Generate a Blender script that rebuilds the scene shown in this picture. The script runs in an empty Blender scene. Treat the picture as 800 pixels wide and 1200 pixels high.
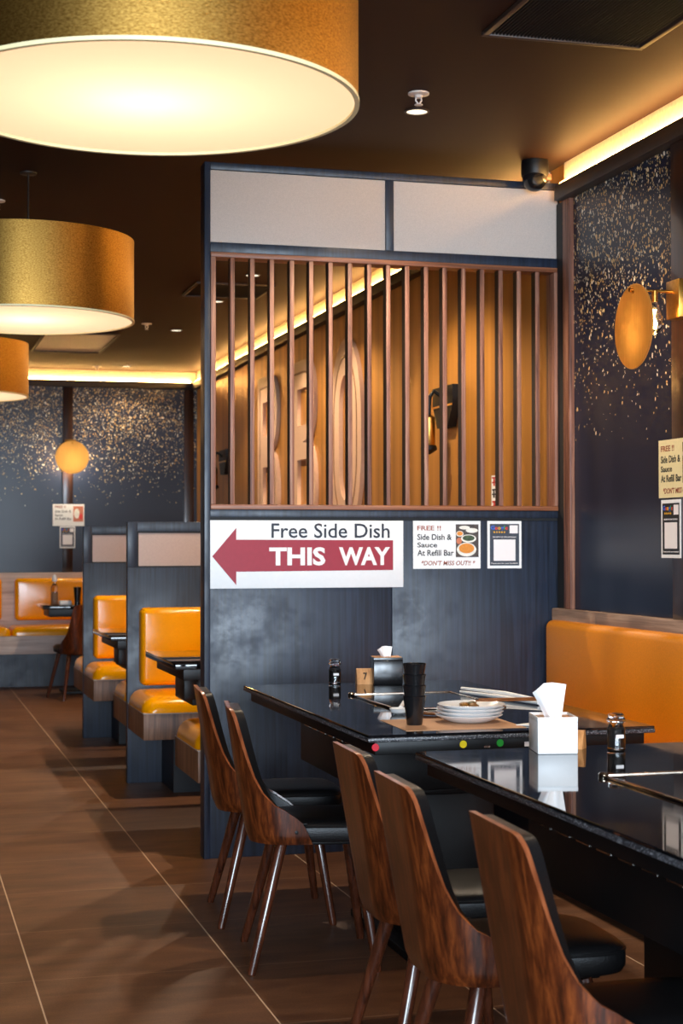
import bpy, bmesh, math, random
from mathutils import Vector, Matrix
random.seed(7)
PI = math.pi
KS = 0.923            # everything below is laid out in units of 0.923 m; scaled once at the end
COL = bpy.context.scene.collection
scn = bpy.context.scene

# ------------------------------------------------------------------ materials
def lin(c):
    return tuple(((v/255)/12.92 if v/255 <= .04045 else ((v/255+.055)/1.055)**2.4) for v in c)

class NT:
    def __init__(s, name):
        s.m = bpy.data.materials.new(name); s.m.use_nodes = True
        s.t = s.m.node_tree; s.n = s.t.nodes; s.l = s.t.links
        s.b = s.n['Principled BSDF']; s.out = s.n['Material Output']
    def node(s, typ, **kw):
        n = s.n.new(typ)
        for k, v in kw.items():
            if k in ('operation','noise_dimensions','feature','data_type','blend_type','interpolation_type','distance','wave_type','bands_direction'):
                setattr(n, k, v)
            else: n.inputs[k].default_value = v
        return n
    def link(s, a, b): s.l.new(a, b)
    def coords(s, scale=(1,1,1), world=False):
        if world: src = s.n.new('ShaderNodeNewGeometry').outputs['Position']
        else: src = s.n.new('ShaderNodeTexCoord').outputs['Object']
        m = s.n.new('ShaderNodeVectorMath'); m.operation = 'MULTIPLY'
        m.inputs[1].default_value = tuple(c/KS for c in scale)
        s.link(src, m.inputs[0]); return m.outputs[0]
    def ramp(s, fac, stops):
        r = s.n.new('ShaderNodeValToRGB'); e = r.color_ramp.elements
        e[0].position, e[0].color = stops[0][0], (*stops[0][1], 1)
        e[1].position, e[1].color = stops[-1][0], (*stops[-1][1], 1)
        for p, c in stops[1:-1]:
            q = e.new(p); q.color = (*c, 1)
        s.link(fac, r.inputs[0]); return r.outputs[0]
    def bump(s, h, strength=.2, dist=.002):
        b = s.n.new('ShaderNodeBump'); b.inputs['Strength'].default_value = strength
        b.inputs['Distance'].default_value = dist
        s.link(h, b.inputs['Height']); s.link(b.outputs[0], s.b.inputs['Normal'])

def mat(name, c, rough=.5, metal=0, spec=None, noise=None, nscale=60, bump=0, coat=0, alpha=None, trans=0, emit=None, est=0, linear=False):
    k = NT(name); b = k.b
    col = c if linear else lin(c)
    b.inputs['Base Color'].default_value = (*col, 1)
    b.inputs['Roughness'].default_value = rough; b.inputs['Metallic'].default_value = metal
    if spec is not None: b.inputs['Specular IOR Level'].default_value = spec
    if coat: b.inputs['Coat Weight'].default_value = coat; b.inputs['Coat Roughness'].default_value = .08
    if trans: b.inputs['Transmission Weight'].default_value = trans; b.inputs['IOR'].default_value = 1.45
    if emit: b.inputs['Emission Color'].default_value = (*emit, 1); b.inputs['Emission Strength'].default_value = est
    if noise is None: noise = .12
    n = k.node('ShaderNodeTexNoise', Scale=nscale, Detail=4.0); k.link(k.coords(), n.inputs['Vector'])
    lo = tuple(v*(1-noise) for v in col); hi = tuple(min(1, v*(1+noise)) for v in col)
    k.link(k.ramp(n.outputs[0], [(.3, lo), (.7, hi)]), b.inputs['Base Color'])
    if bump: k.bump(n.outputs[0], bump)
    return k.m

def wood(name, dark, mid, light, axis='z', rough=.35, fine=38, coat=0, spec=.5, warp=1.0):
    k = NT(name)
    long_ = 1.6
    sc = {'x': (long_, fine, fine), 'y': (fine, long_, fine), 'z': (fine, fine, long_)}[axis]
    v = k.coords(sc)
    n = k.node('ShaderNodeTexNoise', Scale=1.0, Detail=6.0, Roughness=.62, Distortion=warp); k.link(v, n.inputs['Vector'])
    sc2 = tuple(q*.22 for q in sc); v2 = k.coords(sc2)
    n2 = k.node('ShaderNodeTexNoise', Scale=1.0, Detail=2.0, Distortion=.4); k.link(v2, n2.inputs['Vector'])
    mx = k.node('ShaderNodeMath', operation='MULTIPLY_ADD'); k.link(n.outputs[0], mx.inputs[0]); mx.inputs[1].default_value = .65
    m2 = k.node('ShaderNodeMath', operation='MULTIPLY'); k.link(n2.outputs[0], m2.inputs[0]); m2.inputs[1].default_value = .35
    k.link(m2.outputs[0], mx.inputs[2])
    k.link(k.ramp(mx.outputs[0], [(.36, lin(dark)), (.5, lin(mid)), (.64, lin(light))]), k.b.inputs['Base Color'])
    k.b.inputs['Roughness'].default_value = rough; k.b.inputs['Specular IOR Level'].default_value = spec
    if coat: k.b.inputs['Coat Weight'].default_value = coat; k.b.inputs['Coat Roughness'].default_value = .12
    k.bump(n.outputs[0], .12, .001)
    return k.m

M = {}
M['walnut'] = wood('walnut_veneer', (26,9,3), (76,32,11), (122,60,24), 'z', .3, 75, coat=.4, warp=.35)
M['walnut_edge'] = wood('walnut_edge', (92,42,20), (150,84,50), (190,120,78), 'z', .3, 30, coat=.4)
M['leg_wood'] = wood('leg_stain', (44,19,11), (78,38,22), (98,52,34), 'z', .24, 40, coat=.7)
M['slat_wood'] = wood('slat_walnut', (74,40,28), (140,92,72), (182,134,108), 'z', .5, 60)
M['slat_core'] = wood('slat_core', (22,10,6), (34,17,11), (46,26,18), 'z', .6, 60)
M['rail_wood'] = wood('rail_walnut', (84,44,26), (142,86,56), (176,118,84), 'x', .45, 60)
M['booth_wood'] = wood('booth_walnut', (66,40,26), (124,84,58), (160,120,92), 'z', .5, 34)
M['grey_wood'] = wood('grey_oak', (130,106,92), (172,146,128), (200,178,162), 'y', .55, 40)
M['grey_wood_x'] = wood('grey_oak_x', (160,140,132), (196,176,166), (218,202,194), 'x', .55, 30)
M['post_wood'] = wood('dark_post', (24,12,8), (48,26,16), (70,38,22), 'z', .3, 40, coat=.3)
M['ledge_wood'] = wood('dark_ledge', (22,14,10), (36,24,17), (50,34,24), 'y', .5, 40)
M['card_wood'] = wood('card_wood', (150,96,48), (196,138,82), (220,164,108), 'z', .5, 30)
M['black_leather'] = mat('black_leather', (17,16,17), .38, spec=.35, bump=.35, nscale=240, noise=.2)
M['orange'] = mat('orange_vinyl', (246,160,0), .17, bump=.12, nscale=230, noise=.06, spec=.55)
M['tan'] = mat('tan_vinyl', (224,136,6), .36, bump=.28, nscale=170, noise=.08)
M['seam'] = mat('orange_piping', (196,108,6), .4)
M['black_metal'] = mat('black_metal', (9,9,10), .45, spec=.3)
M['apron'] = mat('black_apron', (9,9,10), .42, spec=.3)
M['steel'] = mat('steel', (190,186,180), .22, metal=1)
M['chrome'] = mat('chrome', (214,198,180), .14, metal=1)
M['brass'] = mat('brass', (205,150,70), .28, metal=1)
M['white'] = mat('white_plastic', (240,240,240), .35, noise=.02)
M['china'] = mat('china', (236,236,236), .18, noise=.02)
M['paper'] = mat('white_paper', (244,244,243), .6, noise=.015)
M['cream_paper'] = mat('cream_paper', (238,222,170), .5, noise=.03)
M['tissue'] = mat('tissue', (250,250,250), .9, noise=.02, bump=.2)
M['kraft'] = mat('kraft_paper', (196,150,112), .7, noise=.08, nscale=200)
M['ink'] = mat('ink_navy', (22,28,44), .5)
M['ink_black'] = mat('ink_black', (14,14,14), .5)
M['ink_red'] = mat('ink_dark_red', (158,32,52), .5, noise=.04)
M['ink_brown'] = mat('ink_brown', (150,66,36), .5)
M['ink_white'] = mat('ink_white', (246,240,238), .5, noise=.01)
M['ink_slate'] = mat('ink_slate', (60,66,78), .5)
M['cup'] = mat('cup_black', (20,20,22), .2, spec=.6)
M['jar_glass'] = mat('jar_glass', (235,235,235), .04, trans=1, noise=.01)
M['pepper'] = mat('pepper', (14,12,12), .5, noise=.5, nscale=400)
M['food'] = mat('fried_food', (120,78,26), .4, noise=.8, nscale=120, bump=.6)
M['food_green'] = mat('greens', (60,80,46), .4, noise=.7, nscale=120)
M['chopstick'] = mat('chopstick_wood', (128,76,40), .4)
M['red_dot'] = mat('red_sticker', (226,30,52), .4, noise=.02)
M['yellow_dot'] = mat('yellow_sticker', (244,214,20), .4, noise=.02)
M['green_dot'] = mat('green_sticker', (30,160,50), .4, noise=.02)
M['vent_black'] = mat('vent_black', (8,8,9), .6)
M['vent_frame'] = mat('vent_frame', (48,32,24), .5)
M['sprinkler_white'] = mat('sprinkler_white', (214,200,190), .35)
M['dark_gap'] = mat('shadow_gap_black', (8,8,10), .6)
M['logo_blue'] = mat('logo_blue', (60,110,230), .5)
M['logo_red'] = mat('logo_red', (226,60,48), .5)
M['logo_yellow'] = mat('logo_yellow', (244,180,20), .5)
M['logo_green'] = mat('logo_green', (50,160,80), .5)
M['photo_table'] = mat('photo_table', (70,58,52), .4, noise=.4)
M['photo_soup'] = mat('photo_soup', (236,142,50), .4, noise=.4, nscale=300)
M['photo_meat'] = mat('photo_meat', (206,120,84), .4, noise=.4, nscale=300)
M['photo_bowl'] = mat('photo_bowl', (240,236,224), .4)
M['letter'] = mat('sign_letter', (204,166,138), .45, noise=.05, bump=.0)
M['letter_line'] = mat('sign_letter_line', (116,74,44), .5)
M['cove_reflector'] = mat('cove_reflector', (214,196,170), .6)
M['backing'] = mat('plain_wall', (40,32,28), .7)
M['pale_panel'] = mat('pale_panel', (206,190,178), .65, noise=.09, nscale=300, bump=.2)
M['pale_panel_booth'] = mat('pale_panel_booth', (184,164,156), .5, noise=.04, nscale=90)
M['frame_dark'] = mat('frame_dark', (20,22,27), .4)

def navy_mat():
    k = NT('navy_woodgrain')
    v = k.coords((70, 70, 2.2)); n = k.node('ShaderNodeTexNoise', Scale=1.0, Detail=5.0, Distortion=.6); k.link(v, n.inputs['Vector'])
    k.link(k.ramp(n.outputs[0], [(.35, lin((24,31,43))), (.65, lin((38,48,67)))]), k.b.inputs['Base Color'])
    v2 = k.coords((5, 5, 5)); n2 = k.node('ShaderNodeTexNoise', Scale=1.6, Detail=6.0, Roughness=.7); k.link(v2, n2.inputs['Vector'])
    r = k.ramp(n2.outputs[0], [(.40, (.36,)*3), (.66, (.52,)*3)]); k.link(r, k.b.inputs['Roughness'])
    k.b.inputs['Specular IOR Level'].default_value = .55
    k.bump(n.outputs[0], .15, .001)
    return k.m
M['navy'] = navy_mat()

def granite_mat():
    k = NT('granite_edge')
    n = k.node('ShaderNodeTexNoise', Scale=260.0, Detail=3.0); k.link(k.coords(), n.inputs['Vector'])
    k.link(k.ramp(n.outputs[0], [(.40, lin((22,22,25))), (.56, lin((58,60,66))), (.66, lin((180,180,184)))]), k.b.inputs['Base Color'])
    k.b.inputs['Roughness'].default_value = .35; return k.m
M['granite'] = granite_mat()

def tabletop_mat(name, c):
    k = NT(name)
    n = k.node('ShaderNodeTexNoise', Scale=180.0, Detail=2.0); k.link(k.coords(), n.inputs['Vector'])
    col = lin(c)
    k.link(k.ramp(n.outputs[0], [(.4, tuple(v*.7 for v in col)), (.68, tuple(v*1.4 for v in col))]), k.b.inputs['Base Color'])
    n2 = k.node('ShaderNodeTexNoise', Scale=5.0, Detail=5.0); k.link(k.coords(), n2.inputs['Vector'])
    k.link(k.ramp(n2.outputs[0], [(.45, (.03,)*3), (.75, (.09,)*3)]), k.b.inputs['Roughness'])
    k.b.inputs['Specular IOR Level'].default_value = .6
    return k.m
M['tabletop'] = tabletop_mat('black_granite_top', (17,17,20))

def speckle_mat():
    k = NT('gold_fleck_panel')
    pos = k.coords((1,1,1), world=True)
    sep = k.n.new('ShaderNodeSeparateXYZ'); k.link(pos, sep.inputs[0])
    dens = k.n.new('ShaderNodeMapRange'); dens.inputs['From Min'].default_value = 1.74; dens.inputs['From Max'].default_value = 2.62
    dens.inputs['To Min'].default_value = 0.0; dens.inputs['To Max'].default_value = 1.02
    k.link(sep.outputs[2], dens.inputs['Value'])
    pw = k.node('ShaderNodeMath', operation='POWER'); k.link(dens.outputs[0], pw.inputs[0]); pw.inputs[1].default_value = 1.7
    lowf = k.node('ShaderNodeTexNoise', Scale=5.0, Detail=3.0); k.link(pos, lowf.inputs['Vector'])
    lf = k.node('ShaderNodeMath', operation='MULTIPLY'); k.link(pw.outputs[0], lf.inputs[0])
    lfr = k.n.new('ShaderNodeMapRange'); lfr.inputs['From Min'].default_value=.3; lfr.inputs['From Max'].default_value=.7; lfr.inputs['To Min'].default_value=.45; lfr.inputs['To Max'].default_value=1.1
    k.link(lowf.outputs[0], lfr.inputs['Value']); k.link(lfr.outputs[0], lf.inputs[1])
    acc = None
    for i, (sc, lim) in enumerate(((62., .30), (95., .27))):
        mp = k.n.new('ShaderNodeVectorMath'); mp.operation = 'MULTIPLY_ADD'
        mp.inputs[1].default_value = (1, 1, .62); mp.inputs[2].default_value = (i*3.3, i*1.7, i*.9)
        nz = k.node('ShaderNodeTexNoise', Scale=14.0); k.link(pos, nz.inputs['Vector'])
        ad = k.n.new('ShaderNodeVectorMath'); ad.operation = 'MULTIPLY_ADD'; ad.inputs[1].default_value = (.05,)*3
        k.link(nz.outputs[1], ad.inputs[0]); k.link(pos, ad.inputs[2])
        k.link(ad.outputs[0], mp.inputs[0])
        vo = k.node('ShaderNodeTexVoronoi', Scale=sc); k.link(mp.outputs[0], vo.inputs['Vector'])
        cs = k.n.new('ShaderNodeSeparateColor'); k.link(vo.outputs['Color'], cs.inputs[0])
        lt = k.node('ShaderNodeMath', operation='LESS_THAN'); k.link(cs.outputs[0], lt.inputs[0]); k.link(lf.outputs[0], lt.inputs[1])
        rad = k.node('ShaderNodeMath', operation='MULTIPLY'); k.link(cs.outputs[1], rad.inputs[0]); rad.inputs[1].default_value = lim
        ra2 = k.node('ShaderNodeMath', operation='ADD'); k.link(rad.outputs[0], ra2.inputs[0]); ra2.inputs[1].default_value = .12
        dd = k.node('ShaderNodeMath', operation='LESS_THAN'); k.link(vo.outputs['Distance'], dd.inputs[0]); k.link(ra2.outputs[0], dd.inputs[1])
        mm = k.node('ShaderNodeMath', operation='MULTIPLY'); k.link(lt.outputs[0], mm.inputs[0]); k.link(dd.outputs[0], mm.inputs[1])
        if acc is None: acc = mm.outputs[0]; tone = cs.outputs[2]
        else:
            mxx = k.node('ShaderNodeMath', operation='MAXIMUM'); k.link(acc, mxx.inputs[0]); k.link(mm.outputs[0], mxx.inputs[1]); acc = mxx.outputs[0]
    fleck = k.ramp(tone, [(.0, lin((196,146,76))), (.5, lin((248,208,136))), (1., lin((255,246,220)))])
    mix = k.n.new('ShaderNodeMix'); mix.data_type = 'RGBA'
    mix.inputs[6].default_value = (*lin((22,30,50)), 1)
    k.link(acc, mix.inputs[0]); k.link(fleck, mix.inputs[7]); k.link(mix.outputs[2], k.b.inputs['Base Color'])
    k.b.inputs['Roughness'].default_value = .3
    k.b.inputs['Specular IOR Level'].default_value = .45
    return k.m
M['speckle'] = speckle_mat()

def gold_wall_mat():
    k = NT('ribbed_gold_wall')
    pos = k.coords((0, 1, 0), world=True)
    w = k.n.new('ShaderNodeTexWave'); w.bands_direction = 'Y'; w.inputs['Scale'].default_value = 1.6; w.inputs['Distortion'].default_value = 2.5; w.inputs['Detail'].default_value = 3
    k.link(pos, w.inputs['Vector'])
    n = k.node('ShaderNodeTexNoise', Scale=9.0, Detail=4.0); k.link(pos, n.inputs['Vector'])
    k.link(k.ramp(n.outputs[0], [(.3, lin((150,98,34))), (.55, lin((188,128,54))), (.75, lin((206,150,76)))]), k.b.inputs['Base Color'])
    k.b.inputs['Metallic'].default_value = .35; k.b.inputs['Roughness'].default_value = .38
    k.bump(w.outputs[1], .12, .004)
    return k.m
M['gold_wall'] = gold_wall_mat()

def shade_mat():
    k = NT('gold_lamp_shade')
    n = k.node('ShaderNodeTexNoise', Scale=1.0, Detail=3.0); k.link(k.coords((130,130,260)), n.inputs['Vector'])
    k.link(k.ramp(n.outputs[0], [(.3, lin((136,98,42))), (.7, lin((188,146,74)))]), k.b.inputs['Base Color'])
    k.b.inputs['Metallic'].default_value = 1; k.b.inputs['Roughness'].default_value = .42
    k.bump(n.outputs[0], .2, .001); return k.m
M['shade'] = shade_mat()

def diffuser_mat():
    k = NT('lamp_diffuser')
    e = k.node('ShaderNodeEmission', Color=(1.0, .72, .45, 1), Strength=.74)
    t = k.n.new('ShaderNodeBsdfTranslucent'); t.inputs[0].default_value = (1, .93, .8, 1)
    a = k.n.new('ShaderNodeAddShader'); k.link(e.outputs[0], a.inputs[0]); k.link(t.outputs[0], a.inputs[1])
    k.link(a.outputs[0], k.out.inputs[0]); return k.m
M['diffuser'] = diffuser_mat()

def disc_mat():
    k = NT('brushed_gold_disc')
    b = k.b; b.inputs['Base Color'].default_value = (*lin((214,150,62)), 1); b.inputs['Metallic'].default_value = .75; b.inputs['Roughness'].default_value = .38
    n = k.node('ShaderNodeTexNoise', Scale=1.0, Detail=3.0); k.link(k.coords((140,140,6)), n.inputs['Vector'])
    k.link(k.ramp(n.outputs[0], [(.3, lin((196,130,44))), (.7, lin((226,166,82)))]), b.inputs['Base Color'])
    t = k.n.new('ShaderNodeBsdfTranslucent'); t.inputs[0].default_value = (*lin((255,226,170)), 1)
    mx = k.node('ShaderNodeMixShader', Fac=.45); k.link(b.outputs[0], mx.inputs[1]); k.link(t.outputs[0], mx.inputs[2])
    k.link(mx.outputs[0], k.out.inputs[0]); return k.m
M['disc'] = disc_mat()

def emis(name, c, s):
    k = NT(name); e = k.node('ShaderNodeEmission', Color=(*c, 1), Strength=s)
    k.link(e.outputs[0], k.out.inputs[0]); return k.m
M['led'] = emis('led_strip', (1, .56, .17), 100)
M['downlight'] = emis('downlight_glow', (1, .86, .66), 1.6)
M['bulb'] = emis('bulb_filament', (1, .62, .22), 40)

def floor_mat():
    k = NT('brown_stone_tiles')
    pos = k.coords((1,1,1), world=True)
    sep = k.n.new('ShaderNodeSeparateXYZ'); k.link(pos, sep.inputs[0])
    def joint(o, off, per, w):
        a = k.node('ShaderNodeMath', operation='SUBTRACT'); k.link(o, a.inputs[0]); a.inputs[1].default_value = off - 50*per
        b = k.node('ShaderNodeMath', operation='DIVIDE'); k.link(a.outputs[0], b.inputs[0]); b.inputs[1].default_value = per
        c = k.node('ShaderNodeMath', operation='FRACT'); k.link(b.outputs[0], c.inputs[0])
        d = k.node('ShaderNodeMath', operation='SUBTRACT'); k.link(c.outputs[0], d.inputs[0]); d.inputs[1].default_value = .5
        e = k.node('ShaderNodeMath', operation='ABSOLUTE'); k.link(d.outputs[0], e.inputs[0])
        g = k.node('ShaderNodeMath', operation='GREATER_THAN'); k.link(e.outputs[0], g.inputs[0]); g.inputs[1].default_value = .5 - w/per/2
        fl = k.node('ShaderNodeMath', operation='FLOOR'); k.link(b.outputs[0], fl.inputs[0])
        return g.outputs[0], fl.outputs[0]
    jx, fx = joint(sep.outputs[0], 1.075, .646, .0050)
    jy, fy = joint(sep.outputs[1], 5.208, .6545, .0055)
    cmb = k.n.new('ShaderNodeCombineXYZ'); k.link(fx, cmb.inputs[0]); k.link(fy, cmb.inputs[1])
    wn = k.n.new('ShaderNodeTexWhiteNoise'); k.link(cmb.outputs[0], wn.inputs['Vector'])
    sc = k.n.new('ShaderNodeVectorMath'); sc.operation = 'MULTIPLY_ADD'; sc.inputs[1].default_value = (1.2, 4.5, 1)
    k.link(pos, sc.inputs[0]); 
    off = k.n.new('ShaderNodeVectorMath'); off.operation = 'SCALE'; off.inputs['Scale'].default_value = 9; k.link(wn.outputs['Color'], off.inputs[0])
    k.link(off.outputs[0], sc.inputs[2])
    n = k.node('ShaderNodeTexNoise', Scale=1.8, Detail=9.0, Roughness=.68, Distortion=.5); k.link(sc.outputs[0], n.inputs['Vector'])
    base = k.ramp(n.outputs[0], [(.3, lin((82,50,32))), (.5, lin((104,68,44))), (.72, lin((126,86,58)))])
    fine = k.node('ShaderNodeTexNoise', Scale=170.0, Detail=2.0); k.link(pos, fine.inputs['Vector'])
    fr = k.ramp(fine.outputs[0], [(.35, (.82,)*3), (.65, (1.14,)*3)])
    m0 = k.n.new('ShaderNodeMix'); m0.data_type = 'RGBA'; m0.blend_type = 'MULTIPLY'; m0.inputs[0].default_value = 1
    k.link(base, m0.inputs[6]); k.link(fr, m0.inputs[7])
    m1 = k.n.new('ShaderNodeMix'); m1.data_type = 'RGBA'; k.link(jy, m1.inputs[0]); k.link(m0.outputs[2], m1.inputs[6]); m1.inputs[7].default_value = (*lin((140,108,84)), 1)
    m2 = k.n.new('ShaderNodeMix'); m2.data_type = 'RGBA'; k.link(jx, m2.inputs[0]); k.link(m1.outputs[2], m2.inputs[6]); m2.inputs[7].default_value = (*lin((206,176,146)), 1)
    k.link(m2.outputs[2], k.b.inputs['Base Color'])
    k.b.inputs['Roughness'].default_value = .46; k.b.inputs['Specular IOR Level'].default_value = .35
    k.bump(fine.outputs[0], .12, .001)
    return k.m
M['floor'] = floor_mat()
M['ceiling'] = mat('ceiling_brown', (48,27,17), .65, spec=.12, noise=.12, nscale=200, bump=.15)

# ------------------------------------------------------------------ mesh helpers
def box(bm, x0, x1, y0, y1, z0, z1, bev=0, seg=2, mi=0):
    g = bmesh.ops.create_cube(bm, size=1)
    vs = g['verts']
    for v in vs:
        v.co = Vector(((x0+x1)/2 + v.co.x*(x1-x0), (y0+y1)/2 + v.co.y*(y1-y0), (z0+z1)/2 + v.co.z*(z1-z0)))
    fs = set(f for v in vs for f in v.link_faces)
    for f in fs: f.material_index = mi
    if bev > 0:
        es = set(e for v in vs for e in v.link_edges)
        bmesh.ops.bevel(bm, geom=list(es), offset=bev, segments=seg, affect='EDGES', profile=.5)

def B(x0, x1, y0, y1, z0, z1, bev=0, seg=2):
    bm = bmesh.new(); box(bm, x0, x1, y0, y1, z0, z1, bev, seg); return bm

def lathe(bm, prof, cx=0, cy=0, n=32, axis='z', cz=0, cap=True, mi=0):
    rings = []
    for r, z in prof:
        ring = []
        for i in range(n):
            a = 2*PI*i/n
            if axis == 'z': p = (cx+r*math.cos(a), cy+r*math.sin(a), z)
            elif axis == 'x': p = (z, cy+r*math.cos(a), cz+r*math.sin(a))
            else: p = (cx+r*math.cos(a), z, cz+r*math.sin(a))
            ring.append(bm.verts.new(p))
        rings.append(ring)
    for a, b in zip(rings, rings[1:]):
        for i in range(n):
            f = bm.faces.new((a[i], a[(i+1)%n], b[(i+1)%n], b[i])); f.material_index = mi
    if cap:
        for r in (rings[0], rings[-1]):
            try: bm.faces.new(r).material_index = mi
            except ValueError: pass

def tube(bm, pts, rad, n=12, cap=True):
    pts = [Vector(p) for p in pts]
    if not isinstance(rad, (list, tuple)): rad = [rad]*len(pts)
    rings = []; up = Vector((0, 0, 1))
    prev = None
    for i, p in enumerate(pts):
        d = (pts[min(i+1, len(pts)-1)] - pts[max(i-1, 0)]).normalized()
        if prev is None:
            a = d.cross(up)
            if a.length < .05: a = d.cross(Vector((1, 0, 0)))
            a.normalize()
        else:
            a = (prev - d*prev.dot(d)).normalized()
        prev = a; b = d.cross(a)
        rings.append([bm.verts.new(p + (a*math.cos(2*PI*k/n) + b*math.sin(2*PI*k/n))*rad[i]) for k in range(n)])
    for r, s in zip(rings, rings[1:]):
        for k in range(n): bm.faces.new((r[k], r[(k+1)%n], s[(k+1)%n], s[k]))
    if cap: bm.faces.new(rings[0]); bm.faces.new(rings[-1])

def pad(axis, a0, a1, b0, b1, d0, d1, r, puff=.0):
    """cushion: flat back at depth d0, rounded front reaching d1 along axis ('x','y','z'); a,b are the two other axes in xyz order"""
    bm = bmesh.new(); sgn = 1 if d1 > d0 else -1; D = abs(d1-d0); r = min(r, D)
    def lines(lo, hi):
        n = 7; L = hi-lo
        e = [r*(1-math.cos(PI/2*i/n)) for i in range(n+1)]
        mid = [r + (L-2*r)*k/14 for k in range(1, 14)]
        return [lo+v for v in e] + [lo+v for v in mid] + [hi-v for v in reversed(e)]
    A, Bl = lines(a0, a1), lines(b0, b1)
    def P3(a, b, d):
        return {'x': (d, a, b), 'y': (a, d, b), 'z': (a, b, d)}[axis]
    g = []
    for a in A:
        row = []
        for b in Bl:
            da, db = min(a-a0, a1-a), min(b-b0, b1-b)
            qa, qb = max(0, r-da), max(0, r-db)
            h = D - r + math.sqrt(max(0, r*r - min(r*r, qa*qa+qb*qb)))
            u, v = (a-a0)/(a1-a0)*2-1, (b-b0)/(b1-b0)*2-1
            h += puff*(1-u*u)*(1-v*v)
            # plan corners rounded
            if qa > 0 and qb > 0 and qa*qa+qb*qb > r*r:
                s = r/math.hypot(qa, qb)
                ca = a0+r if a-a0 < r else a1-r; cb = b0+r if b-b0 < r else b1-r
                pa, pb = ca+(a-ca)*s, cb+(b-cb)*s
            else: pa, pb = a, b
            row.append((pa, pb, h))
        g.append(row)
    front = [[bm.verts.new(P3(a, b, d0+sgn*h)) for a, b, h in row] for row in g]
    back = [[bm.verts.new(P3(a, b, d0)) if (i in (0, len(g)-1) or j in (0, len(row)-1)) else None for j, (a, b, h) in enumerate(row)] for i, row in enumerate(g)]
    n, m = len(g), len(g[0])
    for i in range(n-1):
        for j in range(m-1):
            bm.faces.new((front[i][j], front[i+1][j], front[i+1][j+1], front[i][j+1]))
    loop = [(i, 0) for i in range(n)] + [(n-1, j) for j in range(1, m)] + [(i, m-1) for i in range(n-2, -1, -1)] + [(0, j) for j in range(m-2, 0, -1)]
    for q in range(len(loop)):
        (i, j), (k, l) = loop[q], loop[(q+1) % len(loop)]
        bm.faces.new((front[i][j], front[k][l], back[k][l], back[i][j]))
    bm.faces.new([back[i][j] for i, j in loop])
    bmesh.ops.remove_doubles(bm, verts=bm.verts, dist=1e-5)
    bmesh.ops.recalc_face_normals(bm, faces=bm.faces)
    return bm

def poly(pts, plane, d0, d1):
    """extruded outline. plane 'xz' (depth y), 'yz' (depth x), 'xy' (depth z)"""
    bm = bmesh.new()
    def P3(u, v, d): return {'xz': (u, d, v), 'yz': (d, u, v), 'xy': (u, v, d)}[plane]
    a = [bm.verts.new(P3(u, v, d0)) for u, v in pts]; b = [bm.verts.new(P3(u, v, d1)) for u, v in pts]
    bm.faces.new(a); bm.faces.new(b)
    for i in range(len(pts)): bm.faces.new((a[i], a[(i+1)%len(pts)], b[(i+1)%len(pts)], b[i]))
    bmesh.ops.recalc_face_normals(bm, faces=bm.faces); return bm

def wloc(o):
    v = Vector((0, 0, 0))
    while o is not None: v += o.location; o = o.parent
    return v

def finish(bm, name, mats, smooth=35):
    bmesh.ops.recalc_face_normals(bm, faces=bm.faces)
    me = bpy.data.meshes.new(name); bm.to_mesh(me); bm.free()
    for m in (mats if isinstance(mats, (list, tuple)) else [mats]): me.materials.append(M[m] if isinstance(m, str) else m)
    for p in me.polygons: p.use_smooth = True
    me.set_sharp_from_angle(angle=math.radians(smooth))
    return me

def obj(name, bm, mats, parent=None, local=False, smooth=35, origin=None):
    me = finish(bm, name, mats, smooth)
    o = bpy.data.objects.new(name, me); COL.objects.link(o)
    if parent is not None:
        o.parent = parent
        if not local: me.transform(Matrix.Translation(-wloc(parent)))
    elif not local:
        xs = [v.co for v in me.vertices]
        c = Vector(origin) if origin else Vector(((min(v.x for v in xs)+max(v.x for v in xs))/2, (min(v.y for v in xs)+max(v.y for v in xs))/2, min(v.z for v in xs)))
        me.transform(Matrix.Translation(-c)); o.location = c
    return o

def tag(o, label, cat, group=None):
    o['label'] = label; o['category'] = cat
    if group: o['group'] = group
    return o
def thing(name, label, cat, loc=(0,0,0), rz=0, group=None):
    o = bpy.data.objects.new(name, None); COL.objects.link(o); o.empty_display_size = .1
    o.location = loc; o.rotation_euler = (0, 0, rz); return tag(o, label, cat, group)
def struct(name, bm, m):
    o = obj(name, bm, m); o['kind'] = 'structure'; return o
def dup(o, parent=None):
    c = o.copy(); COL.objects.link(c); c.parent = parent
    for ch in list(o.children): dup(ch, c)
    return c
def copy_thing(src, loc, rz, label, group=None):
    c = dup(src); c.location = loc; c.rotation_euler = (0, 0, rz); c['label'] = label
    if group: c['group'] = group
    return c

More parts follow.
